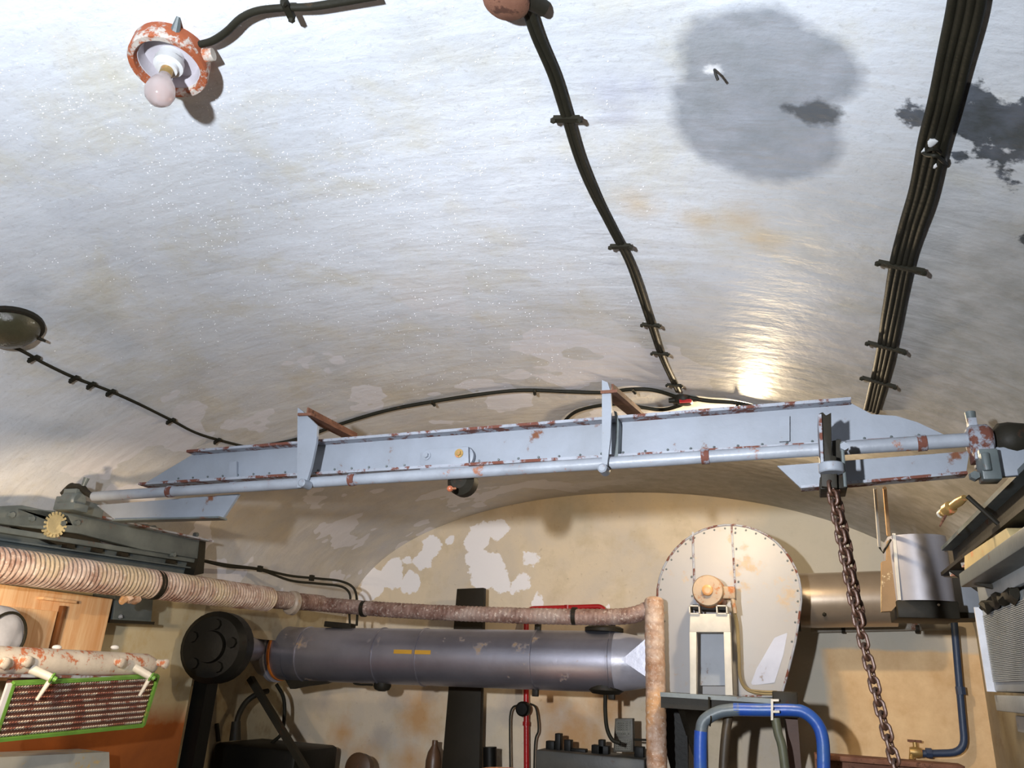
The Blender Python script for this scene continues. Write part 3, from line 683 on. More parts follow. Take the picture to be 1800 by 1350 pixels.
WP.part('lagged_run', MB().tube(seg_line(spline(h, 8), .008), .042, 20, rf=wrapf(.026, .10, 8)), WRAPD)
v0, v1 = W(1150, 1066, Y=YP - .02), W(1156, 1420, Y=YP - .02)
WP.part('riser', MB().tube(seg_line(spline([v0 + V((0, 0, .03)), lerp(v0, v1, .3), lerp(v0, v1, .6), v1], 8), .006), .050, 22, rf=wrapf(.04, .05, 5)).sph(v0 + V((0, 0, .03)), .049, (1, 1, .45), 3), WRAPL, label='paler wrapped riser')
for x, y in ((1010, 1083), (640, 1070)):
    p = W(x, y, Y=YP); WP.part('pipe_band', MB().lathe(p - V((.012, 0, 0)), (1, 0, 0), [(0, .047), (.024, .047)], 24), DARK)
p = W(272, 1028, X=XP); WP.part('pipe_band', MB().lathe(p - V((0, .02, 0)), (0, 1, 0), [(0, .066), (.03, .066)], 24), DARK)
p = W(230, 1052, X=XP); WP.part('loose_lagging', MB().sph(p, .03, (.8, 1.5, .7), 3).sph(p + V((0, -.04, -.01)), .02, (1, 1.2, .8), 2).noisy(.014, 35), WRAPL)
WP.done()

YD = 4.52
DU = Thing('ventilation_duct', 'big dull silver ventilation duct running across the end wall to the fan', 'duct')
rd = mpx(48, W(820, 1155, Y=YD))
dA, dB = W(520, 1149, Y=YD), W(1085, 1163, Y=YD)
DU.part('duct_tube', MB().tube(seg_line([dA, dB], .08), rd, 40), DUCT)
dC = W(1165, 1165, Y=YD)
DU.part('duct_cone', MB().tube([dB, dC], [rd * .98, rd * .72], 40).prism([W(1092, 1160, Y=YD - rd * .98), W(1136, 1122, Y=YD - rd * .95), W(1136, 1190, Y=YD - rd * .95)], (0, .08, 0)), SILVB, label='bright transition piece')
tdir = (dB - dA).normalized()
for x in (545, 690, 768, 960, 1078):
    p = lerp(dA, dB, (x - 520) / 565); DU.part('duct_seam', MB().lathe(p - tdir * .006, tdir, [(0, rd * 1.0), (.002, rd * 1.035), (.010, rd * 1.035), (.012, rd)], 40), DUCT)
for x in (960, 1078):
    p = lerp(dA, dB, (x - 520) / 565)
    for s_ in (1, -1): DU.part('clamp_lug', MB().box(p + V((.0, -.02, s_ * (rd + .015))), (.035, .03, .04)), DARK, bevel=.004)
p = W(487, 1146, Y=YD)
dF = W(470, 1146, Y=YD)
DU.part('duct_reducer', MB().tube([W(448, 1142, Y=YD), dF, W(488, 1146, Y=YD), dA], [.07, rd * .9, rd * 1.02, rd], 36), DUCT)
DU.part('flange', MB().lathe(W(492, 1146, Y=YD), tdir, [(-.022, rd * 1.14), (.004, rd * 1.14)], 36), SILVB)
DU.part('flange_gasket', MB().lathe(W(498, 1146, Y=YD), tdir, [(-.002, rd * 1.08), (.012, rd * 1.08)], 36), ORANGE, label='orange sealed joint')
for x0, x1 in ((732, 764), (766, 797)):
    q0 = lerp(dA, dB, (x0 - 520) / 565); q1 = lerp(dA, dB, (x1 - 520) / 565); up = V((0, -1, .12)).normalized()
    t_ = MB(); rr = rd * 1.012
    G = [[q + V((0, -math.cos(a), math.sin(a))) * rr for a in (.06, .13, .20)] for q in (q0, q1)]
    V4 = [[t_.b.verts.new(v) for v in r] for r in G]
    for j in range(2): t_.b.faces.new((V4[0][j], V4[1][j], V4[1][j + 1], V4[0][j + 1]))
    bmesh.ops.solidify(t_.b, geom=t_.b.faces[:], thickness=.002)
    DU.part('tape_strip', t_, YELLOW, label='yellow orange tape')
p = W(805, 1108, Y=YD - .05)
p = lerp(dA, dB, .56) + V((0, -rd * .45, rd * .93)); 
p = W(1062, 1104, Y=YD); DU.part('top_fitting', MB().lathe(p - V((.0, 0, .02)), (0, 0, 1), [(0, .11), (.02, .11), (.03, .09)], 20), DARK)
p = W(600, 1098, Y=YD - .02); DU.part('top_bracket', MB().bar(p - V((.11, 0, 0)), p + V((.09, 0, -.01)), .06, .035), DARK, bevel=.004)
p = W(560, 1196, Y=YD - .02); DU.part('bottom_bracket', MB().prism([W(x, y, Y=YD - .03) for x, y in ((500, 1193), (600, 1190), (568, 1202), (535, 1206), (510, 1211))], (0, .06, 0)), DARK)
p = W(672, 1206, Y=YD); DU.part('drain_cup', MB().lathe(p + V((0, 0, .03)), (0, 0, -1), [(0, .05), (.03, .055), (.05, .045), (.06, .02)], 20).tube(spline([W(622, 1193, Y=YD), W(624, 1202, Y=YD), W(655, 1204, Y=YD)], 5), .006, 6), DARK)
DU.done()
# filter under the duct
FI = Thing('drain_filter', 'dark round drain pan clamped under the silver duct with a hanging tube', 'filter')
p = W(1065, 1207, Y=YD)
FI.part('filter_pan', MB().lathe(p + V((0, 0, .012)), (0, 0, -1), [(0, .105), (.03, .105), (.038, .09), (.05, .075), (.055, .02)], 28), DARK)
FI.part('drain_tube', MB().tube(spline([W(1064, 1222, Y=YD), W(1064, 1250, Y=YD), W(1067, 1280, Y=YD), W(1076, 1300, Y=YD), W(1090, 1306, Y=YD)], 8), .011, 10), CABLE)
FI.done()
# black round machine on left with its post
BW = Thing('air_pump', 'big black round blower housing at the left end of the duct', 'blower')
c = W(383, 1138, Y=3.62); rb = mpx(60, c)
ax = V((.25, -1, 0)).normalized()
f = BW.part('blower_housing', MB().lathe(c + ax * -.12, ax, [(.05, rb * .8), (.08, rb), (.17, rb), (.20, rb * .84), (.205, rb * .45), (.235, rb * .42), (.24, .03)], 32), BLACK)
for k in range(5):
    th = k * 2 * math.pi / 5 + .4; u = ax.cross(V((0, 0, 1))).normalized(); d = u * math.cos(th) + V((0, 0, 1)) * math.sin(th)
    BW.part('housing_bolt', MB().lathe(c + ax * .08 + d * rb * .62, ax, [(0, .03), (.02, .026)], 8), BLACK, parent=f)
BW.part('outlet_pipe', MB().tube(corner([c + V((-.02, .12, .0)), W(438, 1140, Y=4.2), W(456, 1142, Y=YD)], .1), .075, 20), DUCT)
BW.part('handle_stub', MB().cyl(c + V((-rb * .9, -.06, .02)), c + V((-rb * 1.12, -.06, .02)), .012, seg=10), DARK)
BW.done()
PO = Thing('steel_post', 'black steel post below the black round blower', 'post')
a = W(358, 1200, Y=3.74); PO.part('post', MB().box((a.x, 3.76, (a.z - .04) / 2 + .05), (.09, .09, a.z - .04)), BLACK); PO.part('base_plate', MB().box((a.x, 3.78, .025), (.14, .14, .05)), BLACK); PO.done()
ST = Thing('support_strut', 'dark diagonal steel strut leaning below the duct flange', 'strut')
a, b_ = W(440, 1192, Y=4.35), W(545, 1365, Y=4.35); b2 = a + (b_ - a) * ((a.z - .0) / (a.z - b_.z))
ST.part('strut_bar', MB().bar(a, b2, .04, .035), DARK)
ST.done()
BX = Thing('diesel_tank', 'black machine tank hidden in the shade under the blower', 'tank')
a, b_ = W(372, 1302, Y=4.45), W(520, 1302, Y=4.45)
BX.part('tank_body', MB().box(((a.x + b_.x) / 2, 4.72, a.z / 2), (b_.x - a.x, .5, a.z - .02)), BLACK, bevel=.03)
BX.part('filler_pipe', MB().tube(spline([W(415, 1298, Y=4.5), W(418, 1262, Y=4.5), W(432, 1235, Y=4.55), W(452, 1220, Y=4.6), W(470, 1215, Y=4.7)], 6), .018, 12), DARK)
BX.part('filler_cap', MB().cyl(W(413, 1302, Y=4.5), W(415, 1268, Y=4.5), .036, .028, 14), DARK)
BX.part('vent_stub', MB().cyl(W(384, 1303, Y=4.5), W(381, 1272, Y=4.5), .014, seg=10), DARK)
BX.done()
HS = solo('rubber_hose', MB().tube(spline([W(486, 1203, Y=4.75), W(498, 1225, Y=4.75), W(500, 1255, Y=4.75), W(494, 1290, Y=4.75), W(470, 1320, Y=4.75), W(462, 1400, Y=4.75)], 8), .012, 10), CABLE, 'thin dark hose looping below the duct flange', 'hose')

# twin cables by the crane end, over the arch
T = Thing('twin_cables', 'pair of thin black cables sagging from crane carriage to the wrapped pipe', 'cable')
for dy, k in ((0, 0), (9, 1)):
    pp = [W(350, 984, Y=3.35), W(400, 993 + dy * .3, Y=3.6), W(455, 1000 + dy * .8 - k * 6, Y=3.9), W(510, 1012 + dy * .9, Y=4.1), W(560, 1017 + dy, Y=4.25), W(600, 1022 + dy, Y=4.35), W(615 + 8 * (1 - k), 1036 + dy, Y=4.4), W(628 - 14 * k, 1070, Y=4.4), W(627 - 12 * k, 1100, Y=4.4)]
    T.part('cable_strand', MB().tube(spline(pp, 8), .0075, 8), CABLE)
for x, y, Y in ((457, 1000, 3.9), (548, 1016, 4.2)):
    p = W(x, y, Y=Y); T.part('cable_clip', MB().box(p, (.02, .03, .035)), CABLE)
T.done()

# ================================================================== FAN
YF = 4.36
FN = Thing('centrifugal_fan', 'large pale round fan casing with rivets on its platform by the end wall', 'fan')
Pf = lambda x, y, Y=YF: W(x, y, Y=Y)
ol = []
cx, cy = 1283, 1050
for i in range(25):      # left foot up over the top
    th = math.radians(200 - i * (200 + 12) / 24)
    ol.append((cx + 124 * math.cos(th) * (1.02 if math.cos(th) < 0 else 1), cy - 126 * math.sin(th)))
ol += [(1402, 1095), (1396, 1130), (1385, 1175), (1372, 1222), (1172, 1222), (1158, 1140)]
outline = [Pf(x, y) for x, y in ol]
FN.part('casing', MB().prism(outline, (0, .60, 0)), FAN, bevel=.003)
cen = Pf(1283, 1060)
rim = [lerp(cen, p, 1.012) for p in outline]
FN.part('casing_rim', MB().tube(seg_line(rim + [rim[0]], .05), .006, 8), GREYR)
rv = None
for i in range(0, 27):
    p = lerp(cen, outline[i], .965) + V((0, -.002, 0))
    if rv is None: rv = FN.part('rivet', MB().sph(p, .006, (1, .6, 1), 1), GREYD)
    else: FN.copy(rv, p)
for xt, yt, xb, yb in ((1218, 935, 1222, 1068), (1286, 925, 1293, 1040)):
    s0, s1 = Pf(xt, yt, YF - .006), Pf(xb, yb, YF - .006)
    st = FN.part('seam_strip', MB().bar(s0, s1, .010, .007, up=(0, 1, 0)), GREYR)
    for k in range(4):
        p = lerp(s0, s1, .1 + k * .25) + V((.018 if xt > 1250 else -.014, 0, 0)); FN.copy(rv, p)
# dent creases as shallow folded sheet at lower right
FN.part('patch_plate', MB().prism([Pf(x, y, YF - .003) for x, y in ((1330, 1175), (1362, 1120), (1384, 1112), (1377, 1150), (1362, 1200), (1318, 1205))], (0, .006, 0)).noisy(.005, 14), SILV, label='dented bright sheet patch')
FN.done()
MS = Thing('motor_stand', 'ivory steel frame stand in front of the fan casing', 'stand')
ym = YF - .22
Pm = lambda x, y: W(x, y, Y=ym)
MS.part('top_beam', MB().prism([Pm(x, y) for x, y in ((1213, 1079), (1282, 1079), (1284, 1111), (1212, 1111))], (0, .10, 0)), IVORY, bevel=.002)
MS.part('leg', MB().prism([Pm(x, y) for x, y in ((1212, 1111), (1224, 1111), (1224, 1222), (1213, 1222))], (0, .07, 0)), IVORY, bevel=.001)
MS.part('leg', MB().prism([Pm(x, y) for x, y in ((1272, 1111), (1284, 1111), (1288, 1222), (1275, 1222))], (0, .07, 0)), IVORY, bevel=.001)
MS.part('back_panel', MB().prism([W(x, y, Y=ym + .16) for x, y in ((1230, 1110), (1273, 1110), (1275, 1205), (1230, 1205))], (0, .01, 0)), GREY, label='grey back panel')
for x in (1221, 1269):
    c = W(x, 1073, Y=ym + .0); r_ = MB()
    for sx, sz, w_, h_ in ((0, .022, .052, .006), (0, -.016, .052, .006), (-.024, .003, .006, .04), (.024, .003, .006, .04)):
        r_.box(c + V((sx, .06, sz)), (w_, .14, h_))
    MS.part('channel_foot', r_, IVORY)
MS.done()
MO = Thing('electric_motor', 'round cream and rust electric motor sitting on the ivory stand', 'motor')
c = W(1244, 1038, Y=ym - .02); rm = mpx(27, c)
MO.part('motor_body', MB().lathe(c + V((0, .02, 0)), (0, 1, 0), [(0, rm * .96), (.02, rm * 1.04), (.20, rm * 1.04), (.22, rm * .9)], 32), metal('motor_rust', srgb(190, 120, 70), rust=(.28, .09, .03), amount=.5, rough=.5, scale=14))
MO.part('end_cover', MB().lathe(c, (0, -1, 0), [(-.03, rm), (-.004, rm), (.006, rm * .93), (.008, rm * .5), (.008, .02)], 32), MOTOR)
MO.part('bearing_boss', MB().lathe(c, (0, -1, 0), [(.004, rm * .36), (.022, rm * .34), (.026, rm * .25), (.026, .01)], 24), metal('boss_orange', srgb(204, 150, 96), rust=(.36, .14, .05), amount=.4, rough=.4))
t = W(1280, 1042, Y=ym + .02); MO.part('terminal_box', MB().box(t + V((0, .03, 0)), (.07, .09, .06)), MOTOR, bevel=.005)
MO.part('box_gland', MB().cyl(t + V((.02, .0, -.02)), t + V((.03, .0, -.10)), .013, .010, 10), MOTOR)
MO.part('motor_foot', MB().box(c + V((0, .12, -rm * .98)), (.17, .12, .025)), DARK)
MO.done()
T = Thing('motor_cable', 'beige supply cables curving from the motor down to the platform', 'cable')
for k in range(2):
    T.part('cable_strand', MB().tube(spline([W(1286 + 2 * k, 1060, Y=ym + .06), W(1294 + 3 * k, 1100, Y=ym + .10), W(1298 + 2 * k, 1150, Y=ym + .12), W(1300 + 2 * k, 1190, Y=ym + .12), W(1312 + k, 1212 - 2 * k, Y=ym + .12), W(1335, 1219 - 4 * k, Y=ym + .12), W(1366, 1220 - 4 * k, Y=ym + .12)], 8), .0055, 8), metal('old_beige_cable', srgb(140, 122, 84), amount=.2, rough=.6))
T.done()
PF = Thing('fan_platform', 'dark steel shelf carrying the pale fan casing', 'platform')
a, b_ = W(1163, 1229, Y=YF - .28), W(1398, 1229, Y=YF - .28)
zt = Pf(1290, 1223).z
PF.part('deck_plate', MB().box(((a.x + b_.x) / 2, YF + .14, zt - .010), (b_.x - a.x, .92, .02)), GREYD)
PF.part('edge_angle', MB().box(((a.x + b_.x) / 2, YF - .29, zt - .04), (b_.x - a.x, .03, .06)), DARK)
PF.part('end_clamp', MB().box(W(1381, 1238, Y=YF - .33), (.11, .08, .11)), DARK, bevel=.006)
for x in (a.x + .06, b_.x - .06): PF.part('cantilever', MB().prism([(x, YF - .28, zt - .02), (x, YEND, zt - .02), (x, YEND, zt - .5), (x, YEND - .06, zt - .5)], (.03, 0, 0)), DARK)
PF.done()
PNL = Thing('steel_sheet', 'black panel hanging under the left end of fan platform', 'panel')
PNL.part('board', MB().prism([W(x, y, Y=4.5) for x, y in ((1164, 1234), (1207, 1234), (1210, 1400), (1192, 1400), (1165, 1300))], (0, .06, 0)), BLACK); PNL.done()

# hoses under the platform
YH = 4.0
BH = Thing('blue_hose', 'bright blue hose arching under the fan platform and down', 'hose')
def hz(x, y, Y=YH): return W(x, y, Y=Y)
BH.part('left_drop', MB().tube(spline([hz(1232, 1285), hz(1231, 1320), hz(1232, 1420)], 6), .030, 18), BLUE)
BH.part('grey_bend', MB().tube(spline([hz(1232, 1290), hz(1236, 1270), hz(1250, 1258), hz(1270, 1250), hz(1300, 1247)], 8), .028, 18), BLUEG, label='faded grey bend')
BH.part('crossing', MB().tube(spline([hz(1290, 1247), hz(1340, 1248), hz(1390, 1248), hz(1415, 1253), hz(1436, 1272), hz(1446, 1300), hz(1448, 1350), hz(1448, 1420)], 10), .028, 18), BLUE)
BH.part('hose_clip', MB().tube(spline([hz(1246, 1225, YH), hz(1247, 1250, YH), hz(1250, 1262, YH - .03), hz(1248, 1276, YH)], 5), .004, 6), DARK)
BH.done()
solo('rubber_hose', MB().tube(spline([hz(1278, 1240, 4.1), hz(1280, 1260, 4.1), hz(1276, 1290, 4.1), hz(1272, 1340, 4.1), hz(1270, 1420, 4.1)], 8), .022, 14), metal('brown_hose', (.07, .05, .03), amount=.3, rough=.5), 'brown rubber hose hanging just right of the blue left drop', 'hose')
solo('rubber_hose', MB().tube(spline([hz(1363, 1262, 3.95), hz(1368, 1290, 3.95), hz(1376, 1320, 3.95), hz(1388, 1420, 3.95)], 8), .020, 14), metal('olive_hose', srgb(84, 88, 72), amount=.25, rough=.5), 'olive grey hose slanting down below the small white clamp', 'hose')
solo('support_pole', MB().box((hz(1394, 1300, 4.15).x, 4.15, zt / 2 - .03), (.055, .055, zt - .07)), metal('brown_pole', (.08, .035, .02), amount=.3, rough=.6), 'rust brown square pole under the right end of fan platform', 'pole')
CP = Thing('hose_clamp', 'small ivory square clamp gripping the blue hose', 'clamp')
CP.part('frame', MB().prism([hz(x, y, 3.93) for x, y in ((1355, 1229), (1369, 1229), (1369, 1233), (1359, 1233), (1359, 1249), (1370, 1249), (1370, 1253), (1359, 1253), (1359, 1266), (1355, 1266))], (0, .03, 0)), IVORY); CP.done()
# right silver duct
YR = 4.85
RD = Thing('exhaust_duct', 'shiny bronze silver duct stub from the fan to the right box', 'duct')
a, b_ = W(1400, 1056, Y=YR), W(1570, 1052, Y=YR); rr = mpx(46, a)
RD.part('duct_tube', MB().tube(seg_line([a, b_], .05), rr, 40), metal('bronze_silver', srgb(176, 160, 142), rust=(.2, .12, .07), amount=.2, rough=.33, metallic=.5, scale=4, bmp=.1))
RD.part('flange', MB().lathe(a, (1, 0, 0), [(-.005, rr * 1.12), (.012, rr * 1.12)], 32), DARK)
RD.part('screw', MB().sph(W(1449, 1080, Y=YR - rr * .86), .012, sub=1), DARK)
RD.done()
SB = Thing('silver_damper_box', 'silver curved damper box in front of duct at right', 'damper')
yb_ = 3.75
c_ = W(1618, 1000, Y=yb_)
hw = mpx(47, c_)
prof = []
for i in range(13):
    th = math.pi * i / 12; prof.append(V((c_.x - hw * math.cos(th), yb_ - .09 * math.sin(th), 0)))
zt_, zb_ = W(1610, 941, Y=yb_ - .05).z, W(1610, 1056, Y=yb_ - .05).z
SB.part('curved_shell', MB().prism([V((q.x, q.y, zb_)) for q in prof] + [V((c_.x + hw, yb_ + .25, zb_)), V((c_.x - hw, yb_ + .25, zb_))], (0, 0, zt_ - zb_)), SILV)
SB.part('dark_base', MB().box((c_.x, yb_ + .09, zb_ - .035), (hw * 2.0, .3, .07)), DARK, bevel=.004, label='dark base under the shell')
SB.part('bolt', MB().sph(W(1650, 1063, Y=yb_ - .07), .006, sub=1), IVORY)
SB.done()
PK = Thing('wooden_plank', 'beige wooden slat standing left of the silver damper box', 'board')
PK.part('slat', MB().prism([W(x, y, Y=yb_ - .02) for x, y in ((1550, 987), (1559, 985), (1560, 950), (1570, 948), (1582, 1058), (1567, 1074), (1550, 1075))], (0, .05, 0)), metal('raw_wood', srgb(150, 120, 84), rust=srgb(200, 184, 150), amount=.45, rough=.7, scale=8)); 
PK.part('edge_batten', MB().bar(W(1571, 938, Y=yb_ - .05), W(1581, 1055, Y=yb_ - .05), .016, .012), IVORY)
PK.done()
RO = Thing('hanging_rod', 'longer orange pale rod hanging from crane to the damper box', 'rod', 'hanging rods')
RO.part('rod', MB().cyl(W(1555, 858, Y=3.3), W(1562, 940, Y=3.7), .0075, .0085, 8), metal('rod_wood', srgb(222, 180, 130), amount=.3, rough=.5, scale=30)); RO.done()
RO = Thing('hanging_rod', 'thin ivory rod left of the orange rod above the damper box', 'rod', 'hanging rods')
RO.part('rod', MB().cyl(W(1538, 858, Y=3.3), W(1546, 960, Y=3.7), .0065, .007, 8), IVORY)
RO.part('lashing', MB().tube([W(1546, 962, Y=3.7), W(1552, 972, Y=3.7), W(1566, 948, Y=3.7)], .005, 6), DARK); RO.done()
SD = Thing('square_duct', 'blue grey square duct between the damper box and right vent unit', 'duct')
SD.part('duct_box', MB().prism([W(x, y, Y=3.95) for x, y in ((1655, 1016), (1735, 1014), (1738, 1078), (1657, 1076))], (0, .3, 0)), GREY, bevel=.003)
SD.part('lower_lip', MB().prism([W(x, y, Y=3.93) for x, y in ((1610, 1076), (1735, 1078), (1732, 1086), (1612, 1088))], (0, .25, 0)), DARK); SD.done()
WPp = Thing('wall_pipe', 'thin grey horizontal pipe low on the end wall right of the fan', 'pipe')
WPp.part('pipe', MB().tube(seg_line([W(1425, 1106, Y=5.15), W(1680, 1100, Y=5.15)], .1), .022, 14), metal('grey_wall_pipe', srgb(150, 146, 138), amount=.4, rough=.6))
for x in (1482, 1612): WPp.part('pipe_clip', MB().lathe(W(x, 1105, Y=5.15) - V((.01, 0, 0)), (1, 0, 0), [(0, .028), (.02, .028)], 14), DARK)
WPp.done()
BP = Thing('blue_water_pipe', 'dark blue water pipe down the end wall turning to a tap', 'pipe')
pp = corner([W(1677, 1092, Y=5.13), W(1686, 1200, Y=5.13), W(1697, 1323, Y=5.13), W(1612, 1325, Y=5.13)], .08)
BP.part('pipe', MB().tube(pp, .019, 14), BLUED)
for x, y in ((1689, 1214),): BP.part('pipe_union', MB().lathe(W(x, y, Y=5.13) - V((0, 0, .02)), (0, 0, 1), [(0, .026), (.04, .026)], 8), BLUED)
BP.part('pipe_union', MB().lathe(W(1633, 1324, Y=5.13), (1, 0, 0), [(-.015, .026), (.015, .026)], 8), BLUED)
q = W(1610, 1322, Y=5.12)
tp = BP.part('tap', MB().lathe(q, (1, 0, 0), [(-.03, .022), (.0, .030), (.03, .022)], 12).cyl(q, q + V((0, 0, .05)), .012, seg=10).tube([q + V((-.02, 0, 0)), q + V((-.03, -.02, -.04))], .013, 10), BRASS)
BP.part('tap_handle', MB().bar(q + V((-.035, 0, .055)), q + V((.035, 0, .055)), .014, .012), RUST, parent=tp)
BP.done()
# vent unit and right side
VU = Thing('ventilation_unit', 'pale grey louvred vent cabinet on the right wall', 'vent cabinet')
XV = .62
Pv = lambda x, y, X=XV: W(x, y, X=X)
yv0, yv1 = Pv(1728, 1100).y, 2.0
yv1 = max(1.4, W(1850, 1100, X=XV).y)
z0, z1 = Pv(1735, 1216, XV).z, Pv(1729, 1066, XV).z
VU.part('cabinet_body', MB().box(((XV + XR) / 2, (yv0 + yv1) / 2, (z0 + z1) / 2), (XR - XV, yv0 - yv1, z1 - z0)), VENT, bevel=.006)
VU.part('cabinet_head', MB().box(((XV + XR) / 2 - .004, (yv0 + yv1) / 2 - .02, z1 + .055), (XR - XV + .008, yv0 - yv1 - .04, .09)), VENT, bevel=.004)
g = MB(); ny_, nz_ = 34, 40
for j in range(nz_):
    zz = z0 + .03 + (z1 - z0 - .06) * (j + .5) / nz_
    g.bar(V((XV - .004, yv1 + .03, zz)), V((XV - .004, yv0 - .05, zz)), .006, .0035)
for i in range(ny_):
    yy = yv1 + .04 + (yv0 - yv1 - .1) * i / (ny_ - 1)
    g.bar(V((XV - .003, yy, z0 + .03)), V((XV - .003, yy, z1 - .03)), .006, .004)
VU.part('wire_grille', g, VENT, label='fine wire grille')
VU.part('frame_edge', MB().bar(V((XV - .008, yv0 - .02, z0)), V((XV - .008, yv0 - .02, z1)), .03, .012, up=(0, 1, 0)), WHT)
for k, (dz, ins) in enumerate(((.035, .0), (.095, .04), (.155, .09))):
    VU.part('base_step', MB().box(((XV + XR) / 2 + ins / 2, (yv0 + yv1) / 2 - ins, z0 - dz), (XR - XV - ins, yv0 - yv1 - ins, .05)), GREYD if k == 2 else VENT, bevel=.004)
fr = V((XV - .01, (yv0 * .6 + yv1 * .4), z1 - .01))
VU.part('torn_gasket', MB().tube([fr + V((0, .22 - k * .03, .012 * math.sin(k * 1.7))) for k in range(16)], .016, 7).noisy(.018, 40), DARK, label='dark torn gasket')
VU.done()
LG = Thing('wall_shelf', 'grey concrete coloured shelf above the right vent cabinet', 'shelf')
zs_ = W(1700, 1034, X=.56).z
y0_ = W(1700, 1030, X=.56).y
LG.part('slab', MB().box(((.54 + XR) / 2, (y0_ + 1.2) / 2, zs_ + .025), (XR - .54, y0_ - 1.2, .045)), GREYD, bevel=.004)
LG.part('shelf_bracket', MB().prism([(.56, y0_ - .1, zs_), (XR, y0_ - .1, zs_), (XR, y0_ - .1, zs_ - .1), (XR - .05, y0_ - .1, zs_ - .1)], (0, -.02, 0)), DARK)
LG.done()
BB = Thing('plaster_block', 'mottled beige block standing on the grey shelf at right', 'block')
BB.part('block', MB().prism([W(x, y, X=.57) for x, y in ((1695, 977), (1768, 928), (1786, 962), (1718, 1005), (1695, 1010))], (.12, 0, 0)), BEIGE, bevel=.003); BB.done()
SMK = Thing('wall_bolt', 'small rusty bolt on the right wall edge', 'bolt'); SMK.part('shank', MB().cyl(V((XR + .0, W(1725, 1257, X=XR).y, W(1725, 1257, X=XR).z)), V((XR - .05, W(1725, 1257, X=XR).y, W(1725, 1257, X=XR).z)), .012, seg=8), RUST); SMK.done()
# reddish beam at bottom right
RBm = Thing('steel_beam', 'rust red steel beam top at the bottom edge right of blue hose', 'beam')
a, b_ = W(1432, 1333, Y=4.3), W(1695, 1338, Y=4.3); zb2 = (a.z + b_.z) / 2
RBm.part('flange', MB().box(((a.x + b_.x) / 2, 4.38, zb2 - .012), (b_.x - a.x, .16, .022)), RUST, bevel=.002)
RBm.part('web', MB().box(((a.x + b_.x) / 2, 4.38, (zb2 - .02) / 2), (b_.x - a.x, .03, zb2 - .03)), RUST)
RBm.done()

# ================================================================== LEFT WALL FURNITURE
WC = Thing('wooden_cabinet', 'warm varnished pine panel cabinet on the left wall under the pipe', 'cabinet')
XW = -2.98
Pw = lambda x, y, X=XW: W(x, y, X=X)
yA, yB_ = Pw(-60, 1080).y, Pw(190, 1090).y
zT, zB_ = Pw(100, 1040).z, Pw(100, 1145).z - .12
WC.part('body', MB().box(((XW + XL) / 2, (yA + yB_) / 2, (zT + zB_) / 2), (XW - XL, yB_ - yA, zT - zB_)), WOOD, bevel=.002)
ypan = Pw(100, 1080).y
WC.part('door', MB().box((XW + .006, (yA + ypan) / 2, (zT + zB_) / 2 - .03), (.014, ypan - yA - .02, zT - zB_ - .10)), WOOD, bevel=.002)
WC.part('corner_moulding', MB().box((XW + .012, ypan + .01, (zT + zB_) / 2 - .02), (.026, .018, zT - zB_ - .07)), metal('dark_wood', srgb(120, 74, 38), rust=srgb(90, 50, 24), amount=.4, rough=.4), bevel=.002)
WC.part('cap_moulding', MB().box((XW + .018, ypan - .03, zT - .035), (.035, .17, .012)), WOOD, bevel=.002)
WC.done()
DM = Thing('canvas_bundle', 'pale grey rolled canvas bundle at the left edge beside the pine panel', 'bundle')
c = W(-8, 1118, X=-2.80); DM.part('roll', MB().sph(c, .115, (.55, .95, .9), 4).noisy(.012, 14), metal('canvas_grey', srgb(178, 180, 188), rust=srgb(150, 130, 120), amount=.3, rough=.8, scale=14))
DM.part('rim_cord', MB().torus(c + V((.055, 0, 0)), (1, .1, 0), .085, .005, 32), CABLE); DM.done()

RA = Thing('radiator', 'rusty white radiator with green framed grille at the lower left', 'radiator')
XG = -2.60
Pg = lambda x, y, X=XG: W(x, y, X=X)
yg0, yg1 = Pg(-60, 1180).y, Pg(283, 1170).y
ht, hb = Pg(150, 1143).z, Pg(150, 1190).z
hc = (ht + hb) / 2
hd = RA.part('header_tank', MB().tube([V((XG - .05, yg0 + (yg1 - yg0) * i / 20, hc)) for i in range(21)], [(ht - hb) / 2 * (1 if i < 20 else .7) for i in range(21)], 20), RUSTY)
RA.part('header_rail', MB().bar(V((XG - .01, yg0, hb)), V((XG - .01, yg1 - .02, hb)), .03, .010), GREYR)
for x, y, l in ((38, 1160, .03), (205, 1163, .03), (283, 1165, .035), (-2, 1163, .02)):
    p = Pg(x, y, XG + .0); RA.part('plug', MB().lathe(p - V((.02, 0, 0)), (1, .25, -.1), [(0, .014), (.03, .016), (.032, .020), (.045, .020), (.05, .012)], 12), RUSTY, parent=hd)
for x in (100, 202): p = Pg(x, 1138, XG - .05); RA.part('weld_nub', MB().sph(p, .014, (1, 1.4, .7), 2), WHITE, parent=hd)
# tilted grille panel
tl, tr, br_, bl_ = Pg(22, 1200, XG), Pg(276, 1187, XG), Pg(250, 1274, XG - .08), Pg(-12, 1300, XG - .08)
nrm = (tr - tl).cross(bl_ - tl).normalized()
if nrm.x < 0: nrm = -nrm
uu = (tr - tl); vv = (bl_ - tl)
def GP(u, v): return lerp(lerp(tl, tr, u), lerp(bl_, br_, u), v)
RA.part('core_backing', MB().prism([GP(0, 0), GP(1, 0), GP(1, 1), GP(0, 1)], -nrm * .03), metal('core_rust', (.13, .05, .035), rust=(.07, .03, .03), amount=.5, rough=.7, scale=30))
ga = MB(); rows = 9
for j in range(rows):
    v = (j + .7) / (rows + .4)
    for i in range(56):
        u = (i + 1) / 58; p = GP(u, v); 
        dn = (bl_ - tl).normalized(); rt = (tr - tl).normalized(); ga.bar(p + nrm * .002 + dn * .006 - rt * .003, p + nrm * .010 - dn * .006 + rt * .003, .004, .0048, up=rt)
